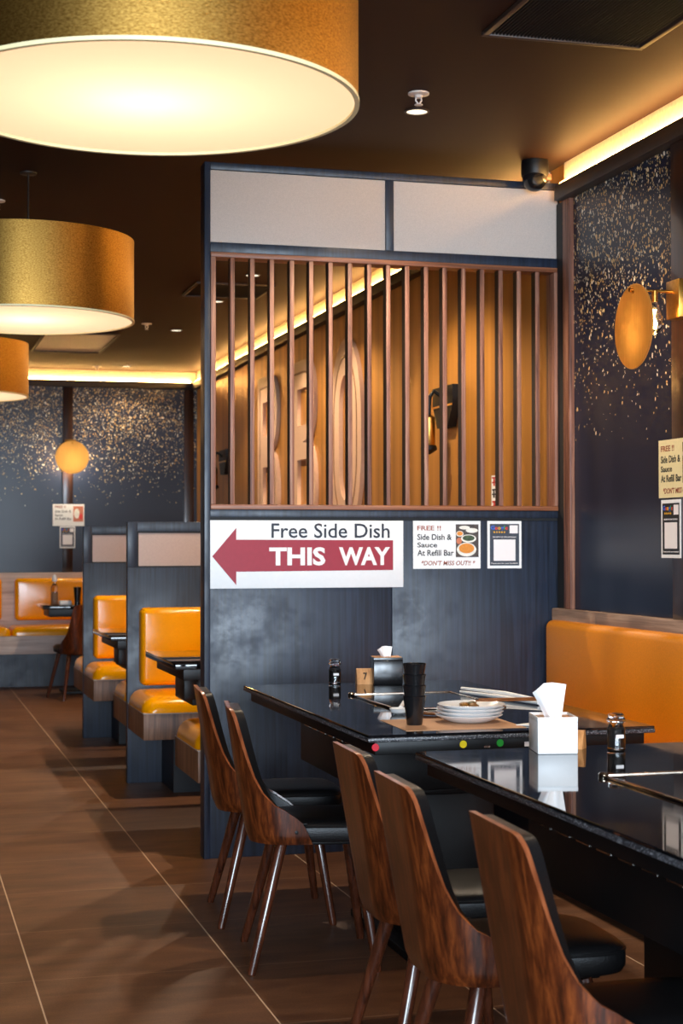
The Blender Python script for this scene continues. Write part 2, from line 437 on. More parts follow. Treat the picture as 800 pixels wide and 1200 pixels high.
def curve_mesh(cu, mats, name):
    t = bpy.data.objects.new('tmp', cu); COL.objects.link(t)
    dg = bpy.context.evaluated_depsgraph_get(); dg.update()
    me = bpy.data.meshes.new_from_object(t.evaluated_get(dg)); bpy.data.objects.remove(t)
    me.name = name; me.materials.clear(); me.materials.append(M[mats]); return me
def text(name, s, m, parent, plane, u0, u1, v0, v1, d, th=.0008, bold=0.0, keep=False, shear=0):
    """lettering fitted in a box. plane 'xz': faces -Y, u=x ; plane 'yz': faces -X, u0 (left) > u1 in y ; d = depth of the surface it sits on"""
    cu = bpy.data.curves.new(name, 'FONT'); cu.body = s; cu.size = 1; cu.resolution_u = 3; cu.offset = bold; cu.align_x = 'LEFT'; cu.shear = shear
    cu.extrude = .001
    me = curve_mesh(cu, m, name); bpy.data.curves.remove(cu)
    xs = [v.co.x for v in me.vertices]; ys = [v.co.y for v in me.vertices]; zs = [v.co.z for v in me.vertices]
    for v in me.vertices:
        a = (v.co.x-min(xs))/(max(xs)-min(xs)); b = (v.co.y-min(ys))/(max(ys)-min(ys)); c = (v.co.z-min(zs))/max(1e-9, max(zs)-min(zs))
        u = u0+(u1-u0)*a; w = v0+(v1-v0)*b
        v.co = (u, d-th*c, w) if plane == 'xz' else (d-th*c, u, w)
    o = bpy.data.objects.new(name, me); COL.objects.link(o); o.parent = parent
    me.transform(Matrix.Translation(-wloc(parent)))
    return o
def shape2d(name, splines, m, parent, plane, d, th):
    """filled 2d outline with holes; splines = lists of (u, v)"""
    cu = bpy.data.curves.new(name, 'CURVE'); cu.dimensions = '2D'; cu.fill_mode = 'BOTH'; cu.extrude = .5
    for sp in splines:
        s = cu.splines.new('POLY'); s.points.add(len(sp)-1); s.use_cyclic_u = True
        for p, (u, v) in zip(s.points, sp): p.co = (u, v, 0, 1)
    me = curve_mesh(cu, m, name); bpy.data.curves.remove(cu)
    for v in me.vertices:
        u, w, c = v.co.x, v.co.y, v.co.z+.5
        v.co = (u, d-th*c, w) if plane == 'xz' else (d-th*c, u, w)
    o = bpy.data.objects.new(name, me); COL.objects.link(o); o.parent = parent
    me.transform(Matrix.Translation(-wloc(parent))); return o

XW = 3.0; CZ = 3.15; YB = 16.45; YP = 7.008; YP2 = 7.10

# ------------------------------------------------------------------ room shell
struct('floor', B(-3.6, 3.6, -3.6, 17.0, -.1, 0), 'floor')
struct('ceiling', B(-3.6, 3.6, -3.6, 17.0, CZ, CZ+.1), 'ceiling')
struct('wall_right', B(XW, XW+.12, -3.4, 6.845, 0, CZ), 'speckle')
struct('wall_right', B(XW, XW+.12, 6.845, YB, 0, CZ), 'gold_wall')
struct('wall_back', B(-3.4, XW, YB, YB+.12, 0, CZ), 'speckle')
struct('wall_left', B(-3.5, -3.4, -3.4, YB, 0, CZ), 'backing')
bm = bmesh.new()
box(bm, -3.4, XW, -3.5, -3.4, 0, .55); box(bm, -3.4, XW, -3.5, -3.4, 2.75, CZ)
for a, b in ((-3.4, -2.9), (-.75, -.6), (1.5, 1.65), (2.9, XW)): box(bm, a, b, -3.5, -3.4, .55, 2.75)
struct('wall_front', bm, 'backing')

def ledge_run(name, x0, x1, y0, y1):
    return struct(name, B(x0, x1, y0, y1, 2.97, 3.04, .004), 'ledge_wood')
ledge_run('trim_1', 2.94, XW, -3.4, 6.93)
ledge_run('trim_2', 2.94, XW, 7.12, 16.39)
ledge_run('trim_3', -3.4, XW, 16.39, YB)
struct('reflector_trim_9', B(2.992, XW, -3.4, 6.93, 3.04, CZ), 'cove_reflector')  # pale plates added above the ledges to make the cove glow brighter
struct('reflector_trim_10', B(2.992, XW, 7.12, 16.39, 3.04, CZ), 'cove_reflector')
struct('reflector_trim_11', B(-3.4, 2.99, YB-.008, YB, 3.04, CZ), 'cove_reflector')
# posts against the walls
struct('trim_4', B(2.975, XW, 6.84, 6.915, 1.08, 2.97, .003), 'slat_wood')
struct('trim_5', B(2.985, XW, 6.915, YP, 1.08, 2.97, 0), 'dark_gap')
struct('trim_6', B(2.975, XW, 5.60, 5.835, 1.08, 2.97, .003), 'post_wood')
struct('trim_7', B(1.63, 1.73, YB-.03, YB, 1.10, 2.97, .003), 'post_wood')
struct('trim_8', B(2.865, 2.965, YB-.03, YB, 0, 2.97, .003), 'post_wood')

# LED strips in the ceiling coves
def led(label, x0, x1, y0, y1):
    o = obj('led_strip', B(x0, x1, y0, y1, 3.041, 3.052), 'led'); tag(o, label, 'light strip')
led('warm light strip glowing above the dark ledge of the near right wall', 2.962, 2.975, -3.2, 6.92)
led('warm light strip above the gold wall, running away behind the slatted screen', 2.962, 2.975, 7.14, 16.36)
led('warm light strip along the top of the far back wall', -3.3, 2.93, 16.415, 16.428)

# ------------------------------------------------------------------ slatted partition
part = thing('partition_screen', 'tall navy partition with slatted timber opening and pale panels across its top', 'partition', (2.155, 7.05, 0))
X0 = 1.312
obj('lower_panel', B(X0+.012, 2.1745, YP+.004, YP2, 0, 1.487, .002), 'navy', part)
obj('lower_panel', B(2.1775, XW-.002, YP+.004, YP2, 0, 1.487, .002), 'navy', part)
bm = bmesh.new()
box(bm, X0, 1.338, YP-.004, YP2+.004, 0, 3.07, .002)             # left stile
box(bm, 1.338, XW-.004, YP-.004, YP2, 1.50, 1.533, .002)          # mid rail
box(bm, 1.338, XW-.004, YP-.004, YP2, 2.672, 2.715, .002)
box(bm, 1.338, XW-.004, YP-.004, YP2, 3.038, 3.07, .002)
box(bm, 2.149, 2.186, YP-.004, YP2, 2.715, 3.038, .002)
box(bm, 2.994, XW-.001, YP, YP2, 1.533, 3.07)
obj('frame', bm, 'navy', part)
obj('shadow_line', B(1.338, XW-.004, YP+.002, YP2-.01, 1.487, 1.50), 'dark_gap', part)
obj('header_panel', B(1.340, 2.147, YP+.004, YP2-.02, 2.717, 3.036, .001), 'pale_panel', part)
obj('header_panel', B(2.188, 2.993, YP+.004, YP2-.02, 2.717, 3.036, .001), 'pale_panel', part)
for z0 in (1.534, 2.650): obj('grille_rail', B(1.340, 2.992, YP-.008, YP2, z0, z0+.0215, .002), 'rail_wood', part)
for x0 in (1.340, 2.970): obj('grille_stile', B(x0, x0+.022, YP-.008, YP2, 1.556, 2.650, .002), 'slat_wood', part)
for x in (1.438, 1.528, 1.617, 1.709, 1.798, 1.888, 1.979, 2.070, 2.160, 2.250, 2.341, 2.431, 2.522, 2.614, 2.705, 2.796, 2.888):
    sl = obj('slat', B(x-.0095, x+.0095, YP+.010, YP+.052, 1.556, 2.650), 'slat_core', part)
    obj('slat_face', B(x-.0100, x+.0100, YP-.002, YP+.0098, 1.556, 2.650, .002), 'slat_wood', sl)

# signs on the partition
yf = YP+.004
sg = thing('arrow_sign', 'large white sign with dark red arrow reading Free Side Dish THIS WAY', 'sign', (1.777, yf, 1.184))
obj('sign_board', B(1.328, 2.229, yf-.005, yf-.0002, 1.184, 1.4855, .001), 'paper', sg)
ys = yf-.005
obj('arrow', poly([(1.347,1.326),(1.455,1.452),(1.455,1.400),(2.180,1.397),(2.180,1.262),(1.455,1.258),(1.455,1.199)], 'xz', ys, ys-.0008), 'ink_red', sg)
text('lettering', 'Free Side Dish', 'ink', sg, 'xz', 1.614, 2.164, 1.407, 1.473, ys, bold=.010)
text('lettering', 'THIS', 'ink_white', sg, 'xz', 1.604, 1.862, 1.284, 1.366, ys-.0009, bold=.035)
text('lettering', 'WAY', 'ink_white', sg, 'xz', 1.925, 2.165, 1.284, 1.366, ys-.0009, bold=.035)

def oval(bm_list, cx, cz, rx, rz, n=24): return [(cx+rx*math.cos(2*PI*i/n), cz+rz*math.sin(2*PI*i/n)) for i in range(n)]
def free_poster(parent, plane, u0, su, z1, d, W=.326, Hh=.232):
    U = lambda a: u0 + su*a*W
    Zf = lambda b: z1 - b*Hh
    def rect(name, a0, a1, b0, b1, m, dd, th=.0008):
        us = sorted((U(a0), U(a1)))
        bmx = B(us[0], us[1], dd-th, dd, Zf(b1), Zf(b0)) if plane == 'xz' else B(dd-th, dd, us[0], us[1], Zf(b1), Zf(b0))
        return obj(name, bmx, m, parent)
    rect('sheet', 0, 1, 0, 1, 'cream_paper' if plane == 'yz' else 'paper', d, .0015); d2 = d-.0015  # right wall copy: yellow lamp light is put into the sheet colour
    def tx(s, a0, a1, b0, b1, m, bold=.02, shear=0): text('lettering', s, m, parent, plane, U(a0), U(a1), Zf(b1), Zf(b0), d2, .0005, bold, shear=shear)
    tx('FREE !!', .06, .41, .10, .20, 'ink_brown', .02)
    tx('Side Dish &', .06, .57, .275, .40, 'ink_black')
    tx('Sauce', .06, .355, .45, .555, 'ink_black')
    tx('At Refill Bar', .06, .60, .605, .73, 'ink_black')
    tx('*DON\'T MISS OUT!! *', .12, .92, .83, .93, 'ink_brown', .015, .2)
    pic = rect('food_picture', .63, .97, .07, .76, 'photo_table', d2, .0005); d3 = d2-.0005
    def disc(nm, a, b, ra, rb, m, k):
        pts = oval(None, U(a), Zf(b), ra*W, rb*Hh)
        obj(nm, poly(pts, plane, d3-.0002*k, d3-.0002*(k+1)), m, pic)
    disc('printed_bowl', .79, .60, .145, .145, 'photo_bowl', 1); disc('printed_soup', .79, .575, .115, .105, 'photo_soup', 2)
    disc('printed_bowl', .82, .37, .115, .085, 'photo_bowl', 1); disc('printed_greens', .82, .36, .09, .06, 'food_green', 2)
    disc('printed_bowl', .69, .27, .055, .06, 'photo_bowl', 1); disc('printed_meat', .69, .265, .045, .045, 'photo_soup', 2)
    disc('printed_meat', .68, .42, .04, .07, 'photo_meat', 1)
    disc('printed_bowl', .87, .20, .09, .05, 'photo_bowl', 1); disc('printed_bowl', .76, .14, .08, .04, 'photo_bowl', 1)
def google_poster(parent, plane, u0, su, z1, d, W=.168, Hh=.232, dark='ink_slate'):
    U = lambda a: u0 + su*a*W
    Zf = lambda b: z1 - b*Hh
    def rect(name, a0, a1, b0, b1, m, dd, th=.0006):
        us = sorted((U(a0), U(a1)))
        bmx = B(us[0], us[1], dd-th, dd, Zf(b1), Zf(b0)) if plane == 'xz' else B(dd-th, dd, us[0], us[1], Zf(b1), Zf(b0))
        return obj(name, bmx, m, parent)
    rect('sheet', 0, 1, 0, 1, 'paper', d, .0015); d2 = d-.0015
    rect('printed_panel', .07, .93, .06, .94, dark, d2); d3 = d2-.0006
    rect('blank_square', .65, .89, .09, .26, 'ink_white', d3, .0004)
    rect('blank_square', .18, .82, .39, .84, 'ink_white', d3, .0004)
    a = .10
    for ch, m, w in (('G','logo_blue',.115),('o','logo_red',.08),('o','logo_yellow',.08),('g','logo_blue',.08),('l','logo_green',.025),('e','logo_red',.08)):
        b0, b1 = (.10, .18) if ch in 'Gl' else ((.125, .205) if ch == 'g' else (.125, .182))
        text('lettering', ch, m, parent, plane, U(a), U(a+w), Zf(b1), Zf(b0), d3, .0004, .02); a += w+.008
    for i in range(5):
        cx, cz = .20+i*.075, .235
        pts = [(U(cx)+su*math.cos(PI/2+k*PI/5)*(.034 if k%2==0 else .015)*W, Zf(cz)+math.sin(PI/2+k*PI/5)*(.034 if k%2==0 else .015)*W) for k in range(10)]
        obj('star', poly(pts, plane, d3, d3-.0004), 'logo_yellow', parent)
    text('lettering', 'REVIEW US ON GOOGLE', 'ink_white', parent, plane, U(.16), U(.84), Zf(.35), Zf(.325), d3, .0004, .02)
    text('lettering', 'Thank you for your feedback', 'ink_white', parent, plane, U(.1), U(.9), Zf(.91), Zf(.88), d3, .0004, .02)
p = thing('poster', 'white poster about free side dish and sauce, stuck on the navy partition beside arrow sign', 'poster', (2.44, yf, 1.267))
free_poster(p, 'xz', 2.277, 1, 1.4985-.013, yf-.0002, .326, .219)
p = thing('poster', 'small dark bordered review poster, rightmost sheet on the navy partition', 'poster', (2.72, yf, 1.266))
google_poster(p, 'xz', 2.637, 1, 1.4985-.013, yf-.0002, .168, .219)
xp = 2.975
p = thing('poster', 'yellow lit free side dish poster on the dark post of the right wall', 'poster', (xp, 5.78, 1.56))
free_poster(p, 'yz', 5.945, -1, 1.795, xp-.0002)
p = thing('poster', 'review poster hung under the yellow poster on the right wall post', 'poster', (xp, 5.85, 1.33))
google_poster(p, 'yz', 5.925, -1, 1.555, xp-.0002, dark='ink_black')

# security camera at the partition's top right corner
cam_t = thing('security_camera', 'black dome security camera above the right header panel of the partition', 'camera', (2.845, 6.93, 3.15))
bm = bmesh.new(); lathe(bm, [(.062, 3.15), (.064, 3.13), (.064, 3.085), (.058, 3.072)], 2.845, 6.93); obj('housing', bm, 'black_metal', cam_t)
bm = bmesh.new(); bmesh.ops.create_uvsphere(bm, u_segments=28, v_segments=16, radius=.056)
for v in bm.verts: v.co += Vector((2.84, 6.92, 3.062))
e = obj('camera_ball', bm, 'cup', cam_t)
bm = bmesh.new(); lathe(bm, [(.026, 6.874), (.026, 6.862), (.020, 6.860)], 2.832, 0, 20, 'y', cz=3.048); obj('lens', bm, 'apron', cam_t)
cb = obj('timber_block', B(2.895, 2.935, 6.945, 7.0, 3.072, 3.10, .002), 'rail_wood'); tag(cb, 'small timber block on the partition top beside the dome camera', 'block')
cb.location.z = 3.0705*1.0

# ------------------------------------------------------------------ gold wall beyond the screen: BBQ letters, lamps, decal
def stadium(cu, cv, hw, hv, n=14, p=1.0):
    pts = []
    for a0, cy in ((0, cv+hv-hw*1.5), (PI, cv-hv+hw*1.5)):
        for i in range(n+1):
            a = a0 + PI*i/n
            pts.append((cu+hw*math.cos(a), cy+hw*1.5*math.sin(a)))
    return pts
def b_outline(cu, v0, v1, hw, inset=0):
    # viewed from the room the letter's stem is on the +y side
    L = cu+hw-inset; h = (v1-v0); mid = v0+h*.53; pts = [(L, v0+inset), (L, v1-inset)]
    for (lo, hi, w) in ((mid, v1-inset, hw*.92), (v0+inset, mid, hw)):
        cy = (lo+hi)/2; ry = (hi-lo)/2; R = w*1.0-inset
        for i in range(13):
            a = PI/2 - PI*i/12
            pts.append((cu - R*max(0, math.cos(a))**.6 + (0 if abs(math.cos(a)) > 1e-6 else 0), cy+ry*math.sin(a)))
    return pts
lt_col = 'letter'
def letter_B(cu, label):
    t = thing('wall_letter', label, 'letter', (XW, cu, 1.45), 0)
    v0, v1, hw = 1.45, 2.775, .37
    s = .16
    holes = []
    for lo, hi in ((2.28, 2.56), (1.68, 2.02)):
        holes.append([(cu+hw-.2, lo), (cu-hw+.26, lo), (cu-hw+.2, (lo+hi)/2), (cu-hw+.26, hi), (cu+hw-.2, hi)])
    shape2d('letter_face', [b_outline(cu, v0, v1, hw)]+holes, 'letter', t, 'yz', XW-.0005, .03)
    ring = b_outline(cu, v0, v1, hw, .085); ring2 = b_outline(cu, v0, v1, hw, .10)
    shape2d('inline_groove', [ring, ring2], 'letter_line', t, 'yz', XW-.0305, .002)
    return t
letter_B(13.04, 'first pale letter B of the wall lettering, farthest from the camera')
letter_B(11.84, 'second pale letter B of the wall lettering, middle of the three letters')
t = thing('wall_letter', 'pale rounded letter Q of the wall lettering, nearest of the three letters', 'letter', (XW, 10.65, 1.45))
cu = 10.65
shape2d('letter_face', [stadium(cu, 2.11, .40, .68), stadium(cu, 2.11, .155, .43)], 'letter', t, 'yz', XW-.0005, .03)
shape2d('inline_groove', [stadium(cu, 2.11, .30, .57), stadium(cu, 2.11, .282, .552)], 'letter_line', t, 'yz', XW-.0305, .002)
obj('letter_tail', poly([(cu-.12, 1.62), (cu-.02, 1.55), (cu-.30, 1.38), (cu-.40, 1.45)], 'yz', XW-.03, XW-.045), 'letter', t)

def wall_lamp(y, label):
    t = thing('wall_lamp', label, 'wall lamp', (XW, y, 1.88), group='lantern lamps on the gold wall')
    obj('backplate', poly([(y-.17,2.26),(y+.17,2.26),(y+.17,2.16),(y+.09,2.03),(y-.09,2.03),(y-.17,2.16)], 'yz', XW-.0005, XW-.05), 'black_metal', t)
    obj('band', B(XW-.058, XW-.05, y-.165, y+.165, 2.145, 2.155), 'brass', t)
    bm = bmesh.new(); tube(bm, [(XW-.05, y, 2.20), (XW-.10, y, 2.235), (XW-.125, y, 2.20), (XW-.13, y, 2.09)], .012); obj('arm', bm, 'black_metal', t)
    bm = bmesh.new(); lathe(bm, [(.012, 2.10), (.034, 2.085), (.036, 1.93), (.030, 1.92)], XW-.13, y, 20); obj('lamp_tube', bm, 'brass', t)
    bm = bmesh.new(); lathe(bm, [(.04, 1.93), (.046, 1.92), (.046, 1.905), (.01, 1.88)], XW-.13, y, 20); obj('finial', bm, 'black_metal', t)
wall_lamp(8.55, 'black and brass wall lamp on the gold wall, nearest behind the slats')
wall_lamp(14.85, 'black and brass wall lamp at the far end of the gold wall')

t = thing('wall_decal', 'narrow white decal with red and black characters low on the gold wall', 'decal', (XW, 7.83, 1.42))
obj('sheet', B(XW-.003, XW-.0005, 7.755, 7.905, 1.42, 1.735), 'paper', t)
rr = random.Random(3)
for c, yy in enumerate((7.868, 7.792)):
    for r in range(5):
        z = 1.705-.062*r; bm = bmesh.new()
        for q in range(4):
            if q % 2: box(bm, XW-.004, XW-.003, yy-.026, yy+.026, z-.022+.012*q, z-.014+.012*q)
            else:
                o_ = rr.uniform(-.02, .012); box(bm, XW-.004, XW-.003, yy+o_, yy+o_+.011, z-.024, z+.022)
        obj('lettering', bm, 'ink_black' if (r+c) % 3 == 1 else 'logo_red', t)

# ------------------------------------------------------------------ drum pendant lamps
def drum(x, y, z, label):
    t = thing('drum_pendant', label, 'pendant lamp', (x, y, z), group='drum pendants over the aisle')
    R = .5; h = .385
    bm = bmesh.new(); lathe(bm, [(R, z), (R, z+h), (R-.006, z+h), (R-.006, z)], x, y, 128, cap=False)
    n = 128; bm.verts.ensure_lookup_table()
    for i in range(n): bm.faces.new((bm.verts[3*n+i], bm.verts[3*n+(i+1)%n], bm.verts[(i+1)%n], bm.verts[i]))
    s = obj('lamp_shade', bm, 'shade', t)
    bm = bmesh.new(); lathe(bm, [(R+.0025, z-.003), (R+.0025, z+.006), (R-.009, z+.006), (R-.009, z-.003), (R+.0025, z-.003)], x, y, 128, cap=False)
    obj('rim', bm, 'cream_paper', s)
    bm = bmesh.new(); lathe(bm, [(R-.0065, z+.004), (.001, z+.004)], x, y, 96, cap=False); obj('diffuser', bm, 'diffuser', t)
    bm = bmesh.new(); lathe(bm, [(R-.006, z+h-.01), (.012, z+h-.01)], x, y, 96, cap=False); obj('top_plate', bm, 'ink_white', t)
    bm = bmesh.new(); tube(bm, [(x, y, z+h-.02), (x, y, CZ-.005)], .004); obj('rod', bm, 'black_metal', t)
    bm = bmesh.new(); lathe(bm, [(.04, CZ), (.04, CZ-.008), (.035, CZ-.010)], x, y, 32); obj('ceiling_rose', bm, 'ledge_wood', t)
    ld = bpy.data.lights.new('bulb', 'POINT'); ld.energy = 1.7; ld.color = (1, .78, .56); ld.shadow_soft_size = .05
    lo = bpy.data.objects.new('bulb', ld); COL.objects.link(lo); lo.parent = t; lo.location = (0, 0, .19)
drum(.575, 3.80, 2.425, 'largest gold drum pendant, nearest, filling the top left corner')
drum(.606, 7.776, 2.443, 'second gold drum pendant, mid distance at the left edge')
drum(.440, 12.0, 2.455, 'smallest gold drum pendant, farthest down the aisle')

# ------------------------------------------------------------------ ceiling fittings
def downlight(x, y, label, power=150):
    t = thing('downlight', label, 'downlight', (x, y, CZ), group='recessed downlights')
    bm = bmesh.new(); lathe(bm, [(.052, CZ), (.052, CZ-.005), (.043, CZ-.006), (.043, CZ-.001)], x, y, 32, cap=False); obj('bezel', bm, 'vent_frame', t)
    bm = bmesh.new(); lathe(bm, [(.043, CZ-.0035), (.0005, CZ-.0035)], x, y, 32, cap=False); obj('lens', bm, 'downlight', t)
    ld = bpy.data.lights.new('lamp', 'SPOT'); ld.energy = power; ld.color = (1, .80, .58); ld.spot_size = math.radians(128); ld.spot_blend = .45; ld.shadow_soft_size = .03
    lo = bpy.data.objects.new('lamp', ld); COL.objects.link(lo); lo.parent = t; lo.location = (0, 0, -.012)
for x, y, l, *pw_ in ((2.05, 6.25, 'round downlight in the ceiling just in front of the partition'), (2.26, 10.36, 'round downlight seen high between the left slats of the screen'),
                (2.255, 11.55, 'round downlight beyond the screen, left of the second slat'), (2.235, 13.2, 'round downlight left of the partition, nearer of the two over the back booths'),
                (2.21, 16.0, 'small downlight close to the far back wall', 40), (2.05, 3.1, 'downlight above the near table, outside the top of the picture'),
                (2.15, 8.3, 'downlight over the first booth, hidden behind the header panel', 240)):
    downlight(x, y, l, *(pw_ or [150]))
def sprinkler(x, y, label):
    t = thing('fire_sprinkler', label, 'sprinkler', (x, y, CZ), group='ceiling sprinklers')
    bm = bmesh.new(); lathe(bm, [(.042, CZ), (.042, CZ-.006), (.018, CZ-.010), (.012, CZ-.02)], x, y, 28); obj('flange', bm, 'sprinkler_white', t)
    bm = bmesh.new(); tube(bm, [(x-.010, y, CZ-.015), (x-.012, y, CZ-.03), (x, y, CZ-.045)], .0035, 8); tube(bm, [(x+.010, y, CZ-.015), (x+.012, y, CZ-.03), (x, y, CZ-.045)], .0035, 8); obj('yoke', bm, 'sprinkler_white', t)
    bm = bmesh.new(); lathe(bm, [(.016, CZ-.045), (.017, CZ-.048), (.002, CZ-.050)], x, y, 20); obj('deflector', bm, 'sprinkler_white', t)
sprinkler(1.975, 6.0, 'white ceiling sprinkler beside the nearest downlight')
sprinkler(1.94, 12.87, 'white sprinkler left of the partition beside the second downlight')
sprinkler(1.934, 16.1, 'small white sprinkler close to the far wall cove')
sprinkler(.500, 8.45, 'white sprinkler at the left picture edge above the second drum')
def vent(x0, x1, y0, y1, label, mesh='vent_black', frame='vent_frame', bars=True):
    t = thing('ceiling_vent', label, 'vent', ((x0+x1)/2, (y0+y1)/2, CZ)); f = .022; zb = CZ-.016
    bm = bmesh.new()
    box(bm, x0, x1, y0, y0+f, zb, CZ, .003); box(bm, x0, x1, y1-f, y1, zb, CZ, .003); box(bm, x0, x0+f, y0+f, y1-f, zb, CZ, .003); box(bm, x1-f, x1, y0+f, y1-f, zb, CZ, .003)
    obj('frame', bm, frame, t)
    bm = bmesh.new(); box(bm, x0+f, x1-f, y0+f, y1-f, CZ-.004, CZ-.001)
    if bars:
        k = int((x1-x0-2*f)/.013)
        for i in range(1, k): box(bm, x0+f+i*.013-.0015, x0+f+i*.013+.0015, y0+f, y1-f, CZ-.012, CZ-.004)
    obj('grille', bm, mesh, t)
vent(1.947, 2.555, 4.60, 5.225, 'square black ceiling vent at the top right of the picture')
vent(1.95, 2.50, 10.70, 11.30, 'dark ceiling vent seen through the left slats of the screen')
vent(1.19, 1.82, 13.55, 14.9, 'pale grey ceiling panel vent behind the second drum pendant', 'sprinkler_white', 'vent_frame', False)

# ------------------------------------------------------------------ disc sconces
def sconce(base, nrm, label, power, colr=(1, .66, .3)):
    """base: point on the wall; nrm: 'x' faces -X, 'y' faces -Y"""
    t = thing('disc_sconce', label, 'wall lamp', base, 0 if nrm == 'x' else PI/2*1, group='gold disc sconces')
    # local frame: +x into the wall
    obj('mount_box', B(-.052, 0, -.055, .055, -.075, .075, .003), 'brass', t, local=True)
    bm = bmesh.new(); tube(bm, [(-.05, 0, .03), (-.236, 0, .03)], .006); tube(bm, [(-.128, 0, .03), (-.128, 0, -.015)], .012, 16); obj('arm', bm, 'brass', t, local=True)
    bm = bmesh.new(); lathe(bm, [(.001, -.2215), (.163, -.2215), (.165, -.219), (.165, -.216), (.163, -.2135), (.001, -.2135)], 0, 0, 64, 'x', cz=-.112, cap=False); obj('disc', bm, 'disc', t, local=True)
    bm = bmesh.new(); lathe(bm, [(.009, -.236), (.009, -.2215)], 0, 0, 16, 'x', cz=.03); obj('screw', bm, 'brass', t, local=True)
    bm = bmesh.new(); lathe(bm, [(.013, -.01), (.015, -.03), (.024, -.055), (.030, -.085), (.027, -.115), (.012, -.137), (.002, -.142)], -.128, 0, 24)
    gl = obj('glass_bulb', bm, 'jar_glass', t, local=True)
    bm = bmesh.new(); tube(bm, [(-.128, 0, -.045), (-.134, 0, -.075), (-.126, 0, -.095), (-.128, 0, -.115)], .0055, 10); obj('filament', bm, 'bulb', t, local=True)
    ld = bpy.data.lights.new('bulb_glow', 'POINT'); ld.energy = power; ld.color = colr; ld.shadow_soft_size = .02
    lo = bpy.data.objects.new('bulb_glow', ld); COL.objects.link(lo); lo.parent = t; lo.location = (-.128, 0, -.155)
    return t
sconce((2.975, 5.72, 2.334), 'x', 'gold disc wall lamp with bare bulb on the near right wall post', 1.3)
sconce((1.70, YB-.03, 2.36), 'y', 'round gold disc lamp on the far back wall', 22, (1, .84, .56))

# ------------------------------------------------------------------ booths
def divider(yf_, label):
    t = thing('booth_divider', label, 'divider', (2.15, yf_+.03, 0), group='low booth dividers')
    y0, y1 = yf_, yf_+.062
    bm = bmesh.new()
    box(bm, 1.30, 2.99, y0, y1, 0, 1.246, .002); box(bm, 1.30, 1.357, y0, y1, 1.246, 1.51, .002); box(bm, 1.357, 2.99, y0, y1, 1.454, 1.51, .002); box(bm, 2.93, 2.99, y0, y1, 1.246, 1.454)
    obj('divider_body', bm, 'navy', t)
    bm = bmesh.new()
    box(bm, 1.357, 2.93, y0+.004, y1-.004, 1.246, 1.254); box(bm, 1.357, 2.93, y0+.004, y1-.004, 1.446, 1.454); box(bm, 1.357, 1.364, y0+.004, y1-.004, 1.254, 1.446)
    obj('panel_gasket', bm, 'dark_gap', t)
    obj('pale_inset', B(1.364, 2.93, y0+.010, y1-.010, 1.254, 1.446), 'pale_panel_booth', t)
divider(9.347, 'navy booth divider with pale inset panel, nearer one, left of the partition')
divider(11.607, 'navy booth divider with pale inset panel, farther one')

def booth_bench(ya, yb, face, label, back=True):
    """seat box from ya (front) to yb (at the divider); face -1: front towards the camera"""
    lo, hi = min(ya, yb), max(ya, yb)
    t = thing('booth_bench', label, 'bench', (2.13, (lo+hi)/2, 0), group='orange booth benches')
    obj('seat_box', B(1.302, 2.92, lo, hi, .318, .458, .003), 'booth_wood', t)
    obj('trim_line', B(1.301, 2.92, lo-.001 if face < 0 else lo, hi if face < 0 else hi+.001, .458, .463), 'grey_wood_x', t)
    obj('seat_cushion', pad('z', 1.300, 2.92, lo-.004 if face < 0 else lo, hi if face < 0 else hi+.004, .463, .548, .075, .012), 'orange', t)
    bl, bh = (lo+.2, hi) if face < 0 else (lo, hi-.2)
    obj('plinth', B(1.5, 2.9, bl, bh, 0, .318), 'frame_dark', t)
    if back:
        if face < 0: obj('back_cushion', pad('y', 1.366, 2.9, .566, 1.014, yb-.0, yb-.09, .035, .018), 'orange', t)
        else: obj('back_cushion', pad('y', 1.366, 2.9, .566, 1.014, yb, yb+.09, .035, .018), 'orange', t)
booth_bench(8.73, 9.346, -1, 'orange booth bench in front of the nearer navy divider')
booth_bench(11.0, 11.606, -1, 'orange booth bench in front of the farther navy divider')
booth_bench(9.98, 9.41, 1, 'orange booth bench peeking out behind the nearer divider')
booth_bench(12.26, 11.67, 1, 'orange booth bench peeking out behind the farther divider')
booth_bench(7.71, 7.105, 1, 'orange booth bench behind the tall partition, left of the front chairs')

def booth_table(y0, y1, label):
    xl = 1.27
    t = thing('booth_table', label, 'table', (2.0, (y0+y1)/2, 0), group='booth tables')
    bm = bmesh.new(); box(bm, xl, 2.9, y0, y1, .79, .82, .003); obj('tabletop', bm, 'tabletop', t)
    obj('apron', B(xl+.05, 2.8, y0+.06, y1-.06, .735, .79, .002), 'apron', t)
    obj('grill_box', B(xl+.12, 2.3, y0+.22, y1-.22, .60, .735, .004), 'apron', t)
    obj('control_box', B(xl+.06, xl+.12, y0+.10, y0+.32, .64, .735, .004), 'black_metal', t)
    obj('pedestal', B(1.75, 2.0, (y0+y1)/2-.1, (y0+y1)/2+.1, .03, .6, .006), 'black_metal', t)
    obj('foot_plate', B(1.6, 2.15, (y0+y1)/2-.25, (y0+y1)/2+.25, 0, .03, .006), 'black_metal', t)
booth_table(7.52, 8.45, 'black booth table between the partition and the nearer divider')
booth_table(9.86, 10.78, 'black booth table between the two navy dividers')

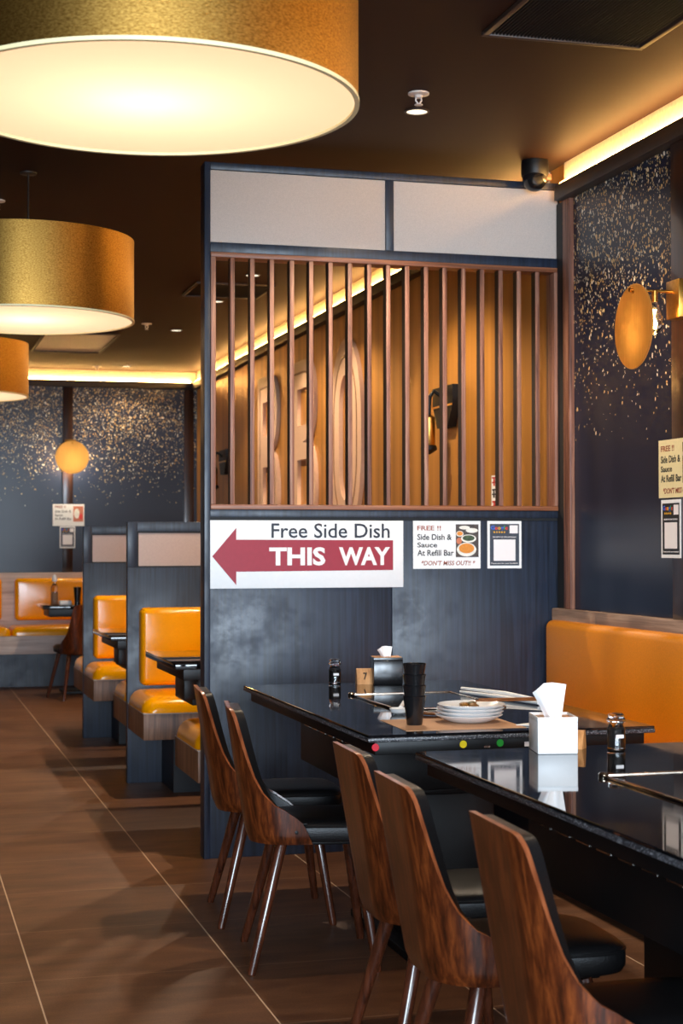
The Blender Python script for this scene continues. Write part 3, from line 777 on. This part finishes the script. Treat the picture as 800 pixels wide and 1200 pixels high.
# far wall bench
t = thing('wall_bench', 'long pale timber bench with orange pads along the far back wall', 'bench', (0, 16.1, 0))
obj('back_board', B(-3.39, 2.86, 16.33, 16.41, .50, 1.098, .003), 'grey_wood_x', t)
obj('seat_front', B(-3.39, 2.86, 15.76, 16.33, .327, .502, .003), 'grey_wood_x', t)
obj('base', B(-3.39, 2.86, 15.95, 16.4, 0, .327), 'navy', t)
for a, b in ((-3.3, -1.95), (-1.83, -.46), (-.34, 1.022), (1.148, 2.5)):
    obj('back_cushion', pad('y', a, b, .628, 1.045, 16.33, 16.25, .04, .02), 'orange', t)
for a, b in ((-3.39, -1.9), (-1.89, -.41), (-.40, 1.075), (1.085, 2.56)):
    obj('seat_cushion', pad('z', a, b, 15.745, 16.33, .503, .585, .055, .01), 'orange', t)

# posters on the back wall post
yb_ = YB-.0305
t = thing('poster', 'pale blurred photo poster under the round lamp on the far wall', 'poster', (1.69, yb_, 1.565))
obj('sheet', B(1.53, 1.845, yb_-.002, yb_, 1.565, 1.785), 'paper', t)
pic = obj('food_picture', B(1.735, 1.835, yb_-.003, yb_-.002, 1.61, 1.765), 'photo_meat', t)
obj('printed_bowl', poly(oval(None, 1.77, 1.69, .028, .05), 'xz', yb_-.003, yb_-.0035), 'photo_bowl', pic)
obj('printed_soup', poly(oval(None, 1.81, 1.66, .02, .03), 'xz', yb_-.003, yb_-.0035), 'logo_red', pic)
text('lettering', 'FREE !!', 'ink_brown', t, 'xz', 1.55, 1.66, 1.745, 1.77, yb_-.002, .0006, .02)
text('lettering', 'Side Dish &\nSauce\nAt Refill Bar', 'ink_slate', t, 'xz', 1.55, 1.72, 1.625, 1.725, yb_-.002, .0006, .01)
t = thing('poster', 'small grey bordered poster hanging below the photo poster on the far wall', 'poster', (1.677, yb_, 1.345))
google_poster(t, 'xz', 1.60, 1, 1.562, yb_-.0002, .155, .22)

# ------------------------------------------------------------------ right wall bench (near)
t = thing('wall_bench', 'tan vinyl bench with timber capping along the near right wall', 'bench', (2.75, 4.6, 0))
obj('back_board', B(2.953, 2.999, 2.0, YP-.003, .50, 1.08, .003), 'grey_wood', t)
obj('back_cushion', pad('x', 4.45, 6.985, .56, 1.028, 2.953, 2.905, .035, .012), 'tan', t)
obj('back_cushion', pad('x', 2.0, 4.44, .56, 1.028, 2.953, 2.905, .035, .012), 'tan', t)
obj('seat_cushion', pad('z', 2.45, 2.95, 4.45, 6.985, .46, .54, .05, .01), 'tan', t)
obj('seat_cushion', pad('z', 2.45, 2.95, 2.0, 4.44, .46, .54, .05, .01), 'tan', t)
obj('seat_box', B(2.46, 2.95, 2.0, 6.99, .318, .46, .003), 'booth_wood', t)
obj('base', B(2.6, 2.95, 2.0, 6.99, 0, .318), 'frame_dark', t)

# ------------------------------------------------------------------ dining tables
def dining_table(x0, x1, y0, y1, label):
    cx, cy = (x0+x1)/2, (y0+y1)/2
    t = thing('grill_table', label, 'table', (cx, cy, 0))
    bm = bmesh.new(); box(bm, x0+.0015, x1-.0015, y0+.0015, y1-.0015, .812, .82, .0015, 1); obj('tabletop', bm, 'tabletop', t)
    bm = bmesh.new(); box(bm, x0, x1, y0, y1, .799, .8118, .003); obj('table_edge', bm, 'granite', t)
    ap = obj('apron', B(x0+.025, x1-.03, y0+.015, y1-.03, .760, .799, .002), 'apron', t)
    for z, m in ((.7655, None),): pass
    gb = obj('grill_box', B(x0+.12, x1-.15, cy-.42, cy+.42, .58, .760, .006), 'apron', t)
    bm = bmesh.new()
    for k in range(7): box(bm, x0+.118, x0+.1205, cy-.38+k*.11, cy-.31+k*.11, .715, .7185)
    obj('vent_slots', bm, 'steel', gb)
    obj('drip_tray', B(x0+.24, x1-.3, cy-.30, cy+.30, .545, .58, .006), 'black_metal', t)
    obj('pedestal', B(cx-.10, cx+.16, cy-.28, cy+.28, .03, .545, .006), 'black_metal', t)
    obj('foot_plate', B(cx-.16, cx+.27, cy-.38, cy+.38, 0, .03, .006), 'black_metal', t)
    return t, ap
t1, ap1 = dining_table(1.335, 2.255, 4.54, 6.294, 'black glossy grill table nearer the partition, set with plates and cups')
t2, ap2 = dining_table(1.353, 2.262, 2.30, 4.155, 'black mirror-like grill table at the lower right with white tissue box')
def dot(x, z, m, y=4.555):
    bm = bmesh.new(); lathe(bm, [(.0105, y-.0014), (.0115, y)], x, 0, 20, 'y', cz=z); obj('round_sticker', bm, m, ap1)['label'] = {'red_dot':'red round sticker','yellow_dot':'yellow round sticker','green_dot':'green round sticker'}[m]
dot(1.362, .783, 'red_dot'); dot(1.635, .783, 'yellow_dot'); dot(1.752, .783, 'green_dot')
obj('label_strip', B(1.83, 1.875, 4.5538, 4.555, .770, .784), 'ink_white', ap1)
obj('slot', B(1.70, 1.72, 4.5538, 4.555, .771, .776), 'steel', ap1)

def grill_frame(x0, x1, y0, y1, label):
    z = .8202
    t = thing('grill_cover', label, 'grill', ((x0+x1)/2, (y0+y1)/2, z))
    obj('cover_plate', B(x0+.008, x1-.008, y0+.008, y1-.008, z, z+.003, .0005, 1), 'tabletop', t)
    bm = bmesh.new(); w = .009
    box(bm, x0, x1, y0, y0+w, z, z+.007, .002); box(bm, x0, x1, y1-w, y1, z, z+.007, .002); box(bm, x0, x0+w, y0+w, y1-w, z, z+.007, .002); box(bm, x1-w, x1, y0+w, y1-w, z, z+.007, .002)
    obj('metal_rim', bm, 'chrome', t)
    bm = bmesh.new(); lathe(bm, [(.012, z), (.013, z+.008), (.008, z+.012)], x0+.006, y1-.006, 16); obj('corner_stud', bm, 'chrome', t)
    return t
grill_frame(1.622, 2.02, 5.19, 5.76, 'flat black grill cover with metal rim on the farther table')
gc = grill_frame(1.635, 2.03, 3.0, 3.585, 'flat black grill cover with metal rim on the near right table')

# ------------------------------------------------------------------ chairs
RT = [(0, .847), (8, .8465), (14, .845), (19, .841), (23, .833), (27, .818), (30, .798), (34, .762), (39, .715), (44, .670), (50, .625), (61.5, .573), (78, .534), (90, .520)]
ST = [(.0, .520), (.015, .508), (.035, .494), (.053, .476), (.064, .45), (.0685, .43), (.0695, .415)]
def interp(tab, x):
    for (a, p_), (b, q_) in zip(tab, tab[1:]):
        if x <= b: return p_+(q_-p_)*(x-a)/(b-a)
    return tab[-1][1]
def shell_cols():
    cols = []
    for u in [.0695, .0685, .066, .061, .053, .044, .035, .025, .015, .007]: cols.append(('s', u, interp(ST, u)))
    for f in [90, 84, 78, 72, 66, 61, 56, 50, 45, 42, 39, 36, 33, 30, 27, 24, 20, 16, 12, 8, 4, 0]: cols.append(('c', f, interp(RT, f)))
    for f in [.85, .7, .5, .25]: cols.append(('b', f, .847))
    full = [(k, a, z, 1) for k, a, z in cols] + [('b', 0, .847, 1)] + [(k, a, z, -1) for k, a, z in reversed(cols)]
    return full
def shell_pt(col, Z, inset, r0=.13):
    k, a, zt, sy = col
    tt = (Z-.41)/.44; hw = .188+.040*max(0, tt)**.8 - inset; xb = -.212-.07*tt + inset; r = min(r0-inset, hw-.002)
    # rounding in towards the bottom edge
    if Z < .43: 
        q = 1-(Z-.405)/.025; xb += .006*q; hw -= .006*q
    if k == 's': return Vector((xb+r+a, sy*hw, Z))
    if k == 'c':
        f = math.radians(a); return Vector((xb+r*(1-math.cos(f)), sy*(hw-r+r*math.sin(f)), Z))
    return Vector((xb, sy*(hw-r)*a, Z))
def shell(i0, i1, zb, dz, mi_edge=1, rows=16):
    bm = bmesh.new(); cols = shell_cols(); n = len(cols)
    def grid(inset, dzz):
        g = []
        for c in cols:
            zt = max(zb+.004, c[2]+dzz)
            g.append([bm.verts.new(shell_pt(c, zb+(zt-zb)*j/rows, inset)) for j in range(rows+1)])
        return g
    o_, i_ = grid(i0, dz), grid(i1, dz)
    for a in range(n-1):
        for j in range(rows):
            bm.faces.new((o_[a][j], o_[a+1][j], o_[a+1][j+1], o_[a][j+1])); bm.faces.new((i_[a][j], i_[a][j+1], i_[a+1][j+1], i_[a+1][j]))
        for j in (0, rows):
            f = bm.faces.new((o_[a][j], o_[a+1][j], i_[a+1][j], i_[a][j])); f.material_index = mi_edge
    for a in (0, n-1):
        for j in range(rows):
            f = bm.faces.new((o_[a][j], o_[a][j+1], i_[a][j+1], i_[a][j])); f.material_index = mi_edge
    bmesh.ops.recalc_face_normals(bm, faces=bm.faces)
    return bm
def seat_bm():
    bm = bmesh.new(); n = 56; rings = []
    prof = [(.90, .408), (.97, .412), (1.0, .425), (1.0, .450), (.985, .462), (.95, .471), (.88, .478), (.6, .483), (.3, .485), (.02, .4855)]
    for s, z in prof:
        ring = []
        for i in range(n):
            a = 2*PI*i/n; ca, sa = math.cos(a), math.sin(a); ex = 2/4.2
            x = .225*abs(ca)**ex*(1 if ca > 0 else -1); y = (.176 + .012*(x/.225))*abs(sa)**ex*(1 if sa > 0 else -1)
            if x < 0: y *= 1-.35*(x/.225)**4
            ring.append(bm.verts.new((.035+x*s, y*s, z)))
        rings.append(ring)
    for a, b in zip(rings, rings[1:]):
        for i in range(n): bm.faces.new((a[i], a[(i+1)%n], b[(i+1)%n], b[i]))
    bm.faces.new(rings[0]); bm.faces.new(rings[-1]); return bm
def piping_bm():
    pts = []; n = 56
    for i in range(n+1):
        a = 2*PI*i/n; ca, sa = math.cos(a), math.sin(a); ex = 2/4.2
        x = .225*abs(ca)**ex*(1 if ca > 0 else -1); y = (.176 + .012*(x/.225))*abs(sa)**ex*(1 if sa > 0 else -1)
        if x < 0: y *= 1-.35*(x/.225)**4
        pts.append((.035+x*.992, y*.992, .460))
    bm = bmesh.new(); tube(bm, pts, .0035, 6); return bm
def make_chair(label):
    t = thing('dining_chair', label, 'chair', (0, 0, 0), group='walnut shell chairs at the grill tables')
    obj('backrest_shell', shell(0, .013, .405, 0), ['walnut', 'walnut_edge'], t, local=True, smooth=50)
    obj('back_padding', shell(.0135, .046, .47, -.008, 0), 'black_leather', t, local=True, smooth=60)
    s = obj('seat', seat_bm(), 'black_leather', t, local=True)
    obj('piping', piping_bm(), 'black_leather', s, local=True)
    obj('seat_frame', B(-.13, .19, -.12, .12, .392, .409, .004), 'black_metal', t, local=True)
    for sy in (-1, 1):
        bm = bmesh.new(); tube(bm, [(-.105, sy*.135, .40), (-.112, sy*.142, .375), (-.206, sy*.222, .006), (-.207, sy*.223, 0)], [.020, .020, .0140, .0125], 16); obj('leg', bm, 'leg_wood', t, local=True)
        bm = bmesh.new(); tube(bm, [(.14, sy*.14, .40), (.145, sy*.145, .375), (.2, sy*.222, .006), (.2, sy*.222, 0)], [.020, .020, .0140, .0125], 16); obj('leg', bm, 'leg_wood', t, local=True)
        x_, y_, z_ = shell_pt(('s', .035, 0, sy), .455, 0)
        bm = bmesh.new(); lathe(bm, [(.006, y_-sy*.001), (.006, y_+sy*.003), (.003, y_+sy*.004)], x_-.005, 0, 14, 'y', cz=.447); obj('screw', bm, 'black_metal', t, local=True)
    return t
GC = 'walnut shell chairs at the grill tables'
c0 = make_chair('walnut backed chair farthest from the camera in the front row, beside partition edge')
c0.location = (1.362, 5.925, 0); c0.rotation_euler.z = math.radians(-6)
copy_thing(c0, (1.345, 5.275, 0), math.radians(-9), 'walnut backed chair second farthest, whole curved side and screw visible', GC)
copy_thing(c0, (1.418, 4.10, 0), math.radians(-2), 'walnut backed chair in the gap between the two tables, third from the far end', GC)
copy_thing(c0, (1.365, 3.53, 0), math.radians(-2), 'walnut backed chair second nearest the camera, at the near table', GC)
copy_thing(c0, (1.385, 2.93, 0), math.radians(-2), 'walnut backed chair nearest the camera, cut by the bottom edge', GC)
copy_thing(c0, (1.60, 14.62, 0), math.radians(105), 'dark chair at the small table by the far wall bench', 'chair at the far wall')

# ------------------------------------------------------------------ far small table and its things
t = thing('small_table', 'small black table in front of the orange far wall bench', 'table', (1.75, 15.2, 0))
obj('tabletop', B(1.30, 2.25, 14.85, 15.55, .79, .82, .003), 'tabletop', t)
obj('grill_box', B(1.36, 2.2, 14.93, 15.47, .715, .79, .004), 'apron', t)
obj('pedestal', B(1.7, 1.8, 15.15, 15.25, .03, .715, .004), 'black_metal', t)
obj('foot_plate', B(1.5, 2.0, 15.0, 15.4, 0, .03, .004), 'black_metal', t)
T = .8202
t = thing('sauce_bottle', 'clear sauce bottle with pale stopper on the small far table', 'bottle', (1.43, 15.15, T))
bm = bmesh.new(); lathe(bm, [(.030, T), (.033, T+.01), (.034, T+.15), (.028, T+.18), (.012, T+.20), (.012, T+.215)], 1.43, 15.15, 24); obj('bottle_body', bm, 'jar_glass', t)
bm = bmesh.new(); lathe(bm, [(.018, T+.215), (.024, T+.235), (.018, T+.27), (.004, T+.28)], 1.43, 15.15, 20); obj('stopper', bm, 'china', t)
bm = bmesh.new(); lathe(bm, [(.028, T+.004), (.029, T+.12), (.002, T+.121)], 1.43, 15.15, 20); obj('sauce', bm, 'kraft', t)
t = obj('paper_tray', B(1.48, 1.59, 15.16, 15.30, T, T+.035, .006), 'white'); tag(t, 'low white tray on the small far table beside the bottle', 'tray')
bm = bmesh.new(); lathe(bm, [(.026, T), (.036, T+.165), (.032, T+.165), (.024, T+.01)], 1.63, 15.05, 28); tag(obj('black_cup', bm, 'cup'), 'tall black cup on the small far table against orange pad', 'cup')

# ------------------------------------------------------------------ table-top things, farther grill table
def jar(x, y, label, fill=.8):
    t = thing('spice_jar', label, 'jar', (x, y, T), group='glass pepper jars')
    s = 1.0
    bm = bmesh.new(); lathe(bm, [(.0215, T), (.0245, T+.003), (.0245, T+.060), (.019, T+.069), (.019, T+.074)], x, y, 28); obj('jar_body', bm, 'jar_glass', t)
    bm = bmesh.new(); lathe(bm, [(.0212, T+.009), (.0222, T+.012), (.0222, T+.058), (.001, T+.059)], x, y, 24); obj('pepper', bm, 'pepper', t)
    bm = bmesh.new(); lathe(bm, [(.021, T+.075), (.0255, T+.079), (.026, T+.085), (.022, T+.090), (.0225, T+.097), (.017, T+.101), (.002, T+.102)], x, y, 10); obj('stopper', bm, 'jar_glass', t)
    obj('label_strip', B(x-.012, x+.010, y-.0262, y-.0246, T+.036, T+.045), 'ink_white', t)
jar(1.698, 6.245, 'glass pepper jar at the far edge of the farther table')
jar(1.885, 4.03, 'glass pepper jar with black contents, right of the white tissue box')

def number_card(x, y, rz, label, num, s=1.0):
    t = thing('table_number', label, 'table number', (x, y, T), rz)
    w, h = .034*s, .062*s
    bm = poly([(-.026, 0), (.020*s, 0), (.006, h), (-.006, h)], 'yz', -w, w); obj('block', bm, 'card_wood', t, local=True)
    if num:
        cu = bpy.data.curves.new('n', 'FONT'); cu.body = num; cu.offset = .02; cu.extrude = .001; me = curve_mesh(cu, 'ink_black', 'numeral')
        xs = [v.co.x for v in me.vertices]; ysx = [v.co.y for v in me.vertices]
        for v in me.vertices:
            a = (v.co.x-min(xs))/(max(xs)-min(xs))-.5; b = (v.co.y-min(ysx))/(max(ysx)-min(ysx)); z = .018+b*.028; d = -.026+.020*z/h
            v.co = (a*.016, d-.0008, z)
        o = bpy.data.objects.new('numeral', me); COL.objects.link(o); o.parent = t
    return t
number_card(1.815, 6.22, math.radians(-6), 'small wooden table number 7 at the far edge of the farther table', '7')
number_card(1.800, 4.11, math.radians(-40), 'small wooden table number half hidden behind the white tissue box', '', .8)

def tissue_box(x, y, w, d, h, rz, m, top, label, tw, th, tm='tissue'):
    t = thing('tissue_box', label, 'tissue box', (x, y, T), rz)
    bm = bmesh.new(); k = .003
    box(bm, -w/2, w/2, -d/2, d/2, 0, h-.012, .003)
    box(bm, -w/2, w/2, -d/2, -d/2+k, h-.013, h, .0008); box(bm, -w/2, w/2, d/2-k, d/2, h-.013, h, .0008)
    box(bm, -w/2, -w/2+k, -d/2+k, d/2-k, h-.013, h, .0008); box(bm, w/2-k, w/2, -d/2+k, d/2-k, h-.013, h, .0008)
    obj('box_body', bm, m, t, local=True)
    obj('box_lid', B(-w/2+k, w/2-k, -d/2+k, d/2-k, h-.0115, h-.007 if top == 'card_wood' and m == 'white' else h+.001), top, t, local=True)
    # folded sheet: crumpled fan, built as a pleated closed surface
    bm = bmesh.new(); n, m_ = 16, 10; g = []
    for j in range(m_+1):
        v = j/m_; row = []
        for i in range(n+1):
            u = i/n*2-1
            wd = tw*(.55+.45*v); xx = u*wd/2 - (.25*tw*v if u < 0 else 0)*(1 if v > .3 else v/.3)
            yy = .010*math.sin(u*5+v*2)*(1-v*.4) + .012*v*math.sin(u*3)
            zz = h-.012 + th*v*(1-.22*max(0, -u)**1.5*v - .05*abs(u))
            row.append((xx, yy, zz))
        g.append(row)
    for off in (0, .006):
        vs = [[bm.verts.new((a, b+off*(1-abs(i/n*2-1)**4)+(off and .0006), c)) for i, (a, b, c) in enumerate(r)] for r in g]
        for j in range(m_):
            for i in range(n): bm.faces.new((vs[j][i], vs[j][i+1], vs[j+1][i+1], vs[j+1][i]))
    bmesh.ops.remove_doubles(bm, verts=bm.verts, dist=1e-4)
    obj('tissue_sheet', bm, tm, t, local=True, smooth=80)
    return t
tissue_box(1.900, 6.20, .118, .10, .108, math.radians(-8), 'cup', 'card_wood', 'black tissue box with wooden top on the farther table', .05, .055)
tissue_box(1.716, 4.065, .108, .135, .098, math.radians(-12), 'white', 'card_wood', 'white tissue box with a tall paper sheet standing up on the near table', .075, .098)

# cups nested in a stack
cups = []
def cup_mesh():
    bm = bmesh.new(); lathe(bm, [(.0235, 0), (.0245, .003), (.0285, .04), (.0355, .083), (.037, .088), (.0355, .089), (.034, .086), (.027, .04), (.0225, .006)], 0, 0, 36); return bm
cm = None
for k in range(4):
    if cm is None:
        o = obj('black_cup', cup_mesh(), 'cup', local=True); cm = o
    else:
        o = cm.copy(); COL.objects.link(o)
    o.location = (1.551, 4.765, T+.0012+k*.0335)
    tag(o, ['glossy black cup at the bottom of the stack on the farther table', 'black cup second from bottom in the stack on the farther table', 'black cup second from top in the stack on the farther table', 'topmost black cup of the stack on the farther table'][k], 'cup', 'nested black cups')
# placemat, plates, food
o = obj('placemat', B(-.19, .19, -.155, .155, 0, .001), 'kraft', local=True); o.location = (1.672, 4.765, T); o.rotation_euler = (0, 0, math.radians(-2)); tag(o, 'brown paper placemat under plates and cups on the farther table', 'placemat')
pm = None
for k in range(4):
    if pm is None:
        bm = bmesh.new(); lathe(bm, [(.045, 0), (.06, .001), (.075, .007), (.104, .021), (.1065, .0235), (.104, .0245), (.074, .011), (.055, .006), (.001, .006)], 0, 0, 56)
        pm = obj('plate', bm, 'china', local=True); o = pm
    else: o = pm.copy(); COL.objects.link(o)
    o.location = (1.742+.002*k, 4.80-.002*k, T+.0012+k*.0112)
    tag(o, ['white plate at the bottom of the stack on the brown placemat', 'white plate second from bottom of the stack', 'white plate second from top of the stack', 'topmost white plate holding food scraps'][k], 'plate', 'stacked white plates')
pz = T+.0012+3*.0112
for k in range(9):
    a = rr.uniform(0, 6.28); q = rr.uniform(.0, .042); bm = bmesh.new()
    bmesh.ops.create_icosphere(bm, subdivisions=2, radius=rr.uniform(.011, .017))
    for v in bm.verts: v.co = Vector((v.co.x*rr.uniform(.8, 1.25), v.co.y*rr.uniform(.8, 1.25), v.co.z*.6))
    zz = pz+.0165+(.004 if k > 5 else 0)
    for v in bm.verts: v.co += Vector((1.757+q*math.cos(a), 4.80+q*math.sin(a), zz))
    tag(obj('fried_morsel', bm, 'food_green' if k in (3, 7) else 'food'), 'browned food scrap on the topmost white plate', 'food', 'food scraps on the plate')
def stick(x0, y0, z0, x1, y1, z1, r, m, name, label, cat, grp=None):
    bm = bmesh.new(); tube(bm, [(x0, y0, z0), (x1, y1, z1)], [r*.7, r], 8); tag(obj(name, bm, m), label, cat, grp)
stick(1.765, 4.800, pz+.031, 2.035, 4.845, pz+.023, .0035, 'chopstick', 'chopstick', 'brown chopstick laid across the plate stack, farther of the pair', 'chopstick', 'brown chopsticks')
stick(1.770, 4.787, pz+.0375, 2.03, 4.828, pz+.031, .0035, 'chopstick', 'chopstick', 'brown chopstick laid across the plate stack, nearer of the pair', 'chopstick', 'brown chopsticks')
def flat(name, pts, m, z0, th, label, cat):
    tag(obj(name, poly(pts, 'xy', z0, z0+th), m), label, cat)
flat('paper_sleeve', [(1.845,4.66),(1.905,4.615),(2.02,4.60),(2.035,4.64),(1.90,4.69)], 'paper', T+.0012, .003, 'white folded paper on the right of the brown placemat', 'napkin')
# long white tongs lying behind the plates
t = thing('tongs', 'long white handled tongs lying behind the stacked plates', 'tongs', (2.1, 5.2, T))
bm = bmesh.new(); tube(bm, [(2.035, 5.70, T+.009), (2.10, 5.45, T+.010), (2.15, 5.22, T+.009)], [.005, .008, .006], 10); obj('tong_arm', bm, 'white', t)
bm = bmesh.new(); tube(bm, [(2.040, 5.70, T+.022), (2.115, 5.45, T+.023), (2.175, 5.24, T+.014)], [.005, .008, .006], 10); obj('tong_arm', bm, 'white', t)
t = thing('soup_spoon', 'small white ceramic spoon resting at the corner of the grill cover', 'spoon', (1.60, 5.09, T))
bm = bmesh.new(); lathe(bm, [(.012, T), (.026, T+.008), (.031, T+.020), (.029, T+.021), (.022, T+.010), (.001, T+.005)], 1.597, 5.075, 28); obj('spoon_bowl', bm, 'china', t)
bm = bmesh.new(); tube(bm, [(1.612, 5.10, T+.018), (1.635, 5.15, T+.026), (1.65, 5.185, T+.03)], [.008, .006, .005], 10); obj('handle', bm, 'china', t)
stick(1.628, 5.06, T+.006, 1.72, 4.99, T+.006, .005, 'chopstick', 'wooden_stick', 'short brown stick lying between grill cover and cup stack', 'stick')

# ------------------------------------------------------------------ light
def area(name, loc, rot, sx, sy, e, c):
    ld = bpy.data.lights.new(name, 'AREA'); ld.shape = 'RECTANGLE'; ld.size = sx; ld.size_y = sy; ld.energy = e; ld.color = c
    o = bpy.data.objects.new(name, ld); COL.objects.link(o); o.location = loc; o.rotation_euler = rot; return o
for i, xc in enumerate((-1.825, .45, 2.275)):
    w = (2.1, 2.05, 1.2)[i]
    area('window_daylight', (xc, -3.45, 1.65), (math.radians(90), 0, 0), w, 2.15, (450, 450, 170)[i], (.72, .86, 1.0))
w = bpy.data.worlds.new('world'); scn.world = w; w.use_nodes = True
w.node_tree.nodes['Background'].inputs[0].default_value = (.7, .82, 1, 1); w.node_tree.nodes['Background'].inputs[1].default_value = .6

# ------------------------------------------------------------------ camera
f = 1893.; yaw, pitch, roll = [math.radians(a) for a in (15.457, 1.136, -.067)]
F = Vector((math.sin(yaw)*math.cos(pitch), math.cos(yaw)*math.cos(pitch), math.sin(pitch)))
R = Vector((math.cos(yaw), -math.sin(yaw), 0)); U = R.cross(F)
R2 = R*math.cos(roll)+U*math.sin(roll); U2 = -R*math.sin(roll)+U*math.cos(roll)
cd = bpy.data.cameras.new('camera'); cd.sensor_fit = 'VERTICAL'; cd.sensor_height = 36; cd.sensor_width = 24; cd.lens = f/1200*36; cd.clip_start = .05
co = bpy.data.objects.new('camera', cd); COL.objects.link(co)
co.matrix_world = Matrix(((R2.x, U2.x, -F.x, 0), (R2.y, U2.y, -F.y, 0), (R2.z, U2.z, -F.z, 1.38), (0, 0, 0, 1)))
cd.dof.use_dof = True; cd.dof.focus_distance = 5.0; cd.dof.aperture_fstop = 7.0
scn.camera = co

# ------------------------------------------------------------------ scale the whole place to metres
done = set()
for o in bpy.data.objects:
    o.location = o.location*KS
    if o.type == 'MESH' and o.data.name not in done:
        done.add(o.data.name); o.data.transform(Matrix.Scale(KS, 4))
    elif o.type == 'LIGHT' and o.data.name not in done:
        done.add(o.data.name); d = o.data; d.energy *= KS*KS
        if d.type == 'AREA': d.size *= KS; d.size_y *= KS
        else: d.shadow_soft_size *= KS

vs = scn.view_settings; vs.view_transform = 'Standard'; vs.look = 'None'; vs.gamma = 1; vs.use_curve_mapping = False; vs.exposure = 0
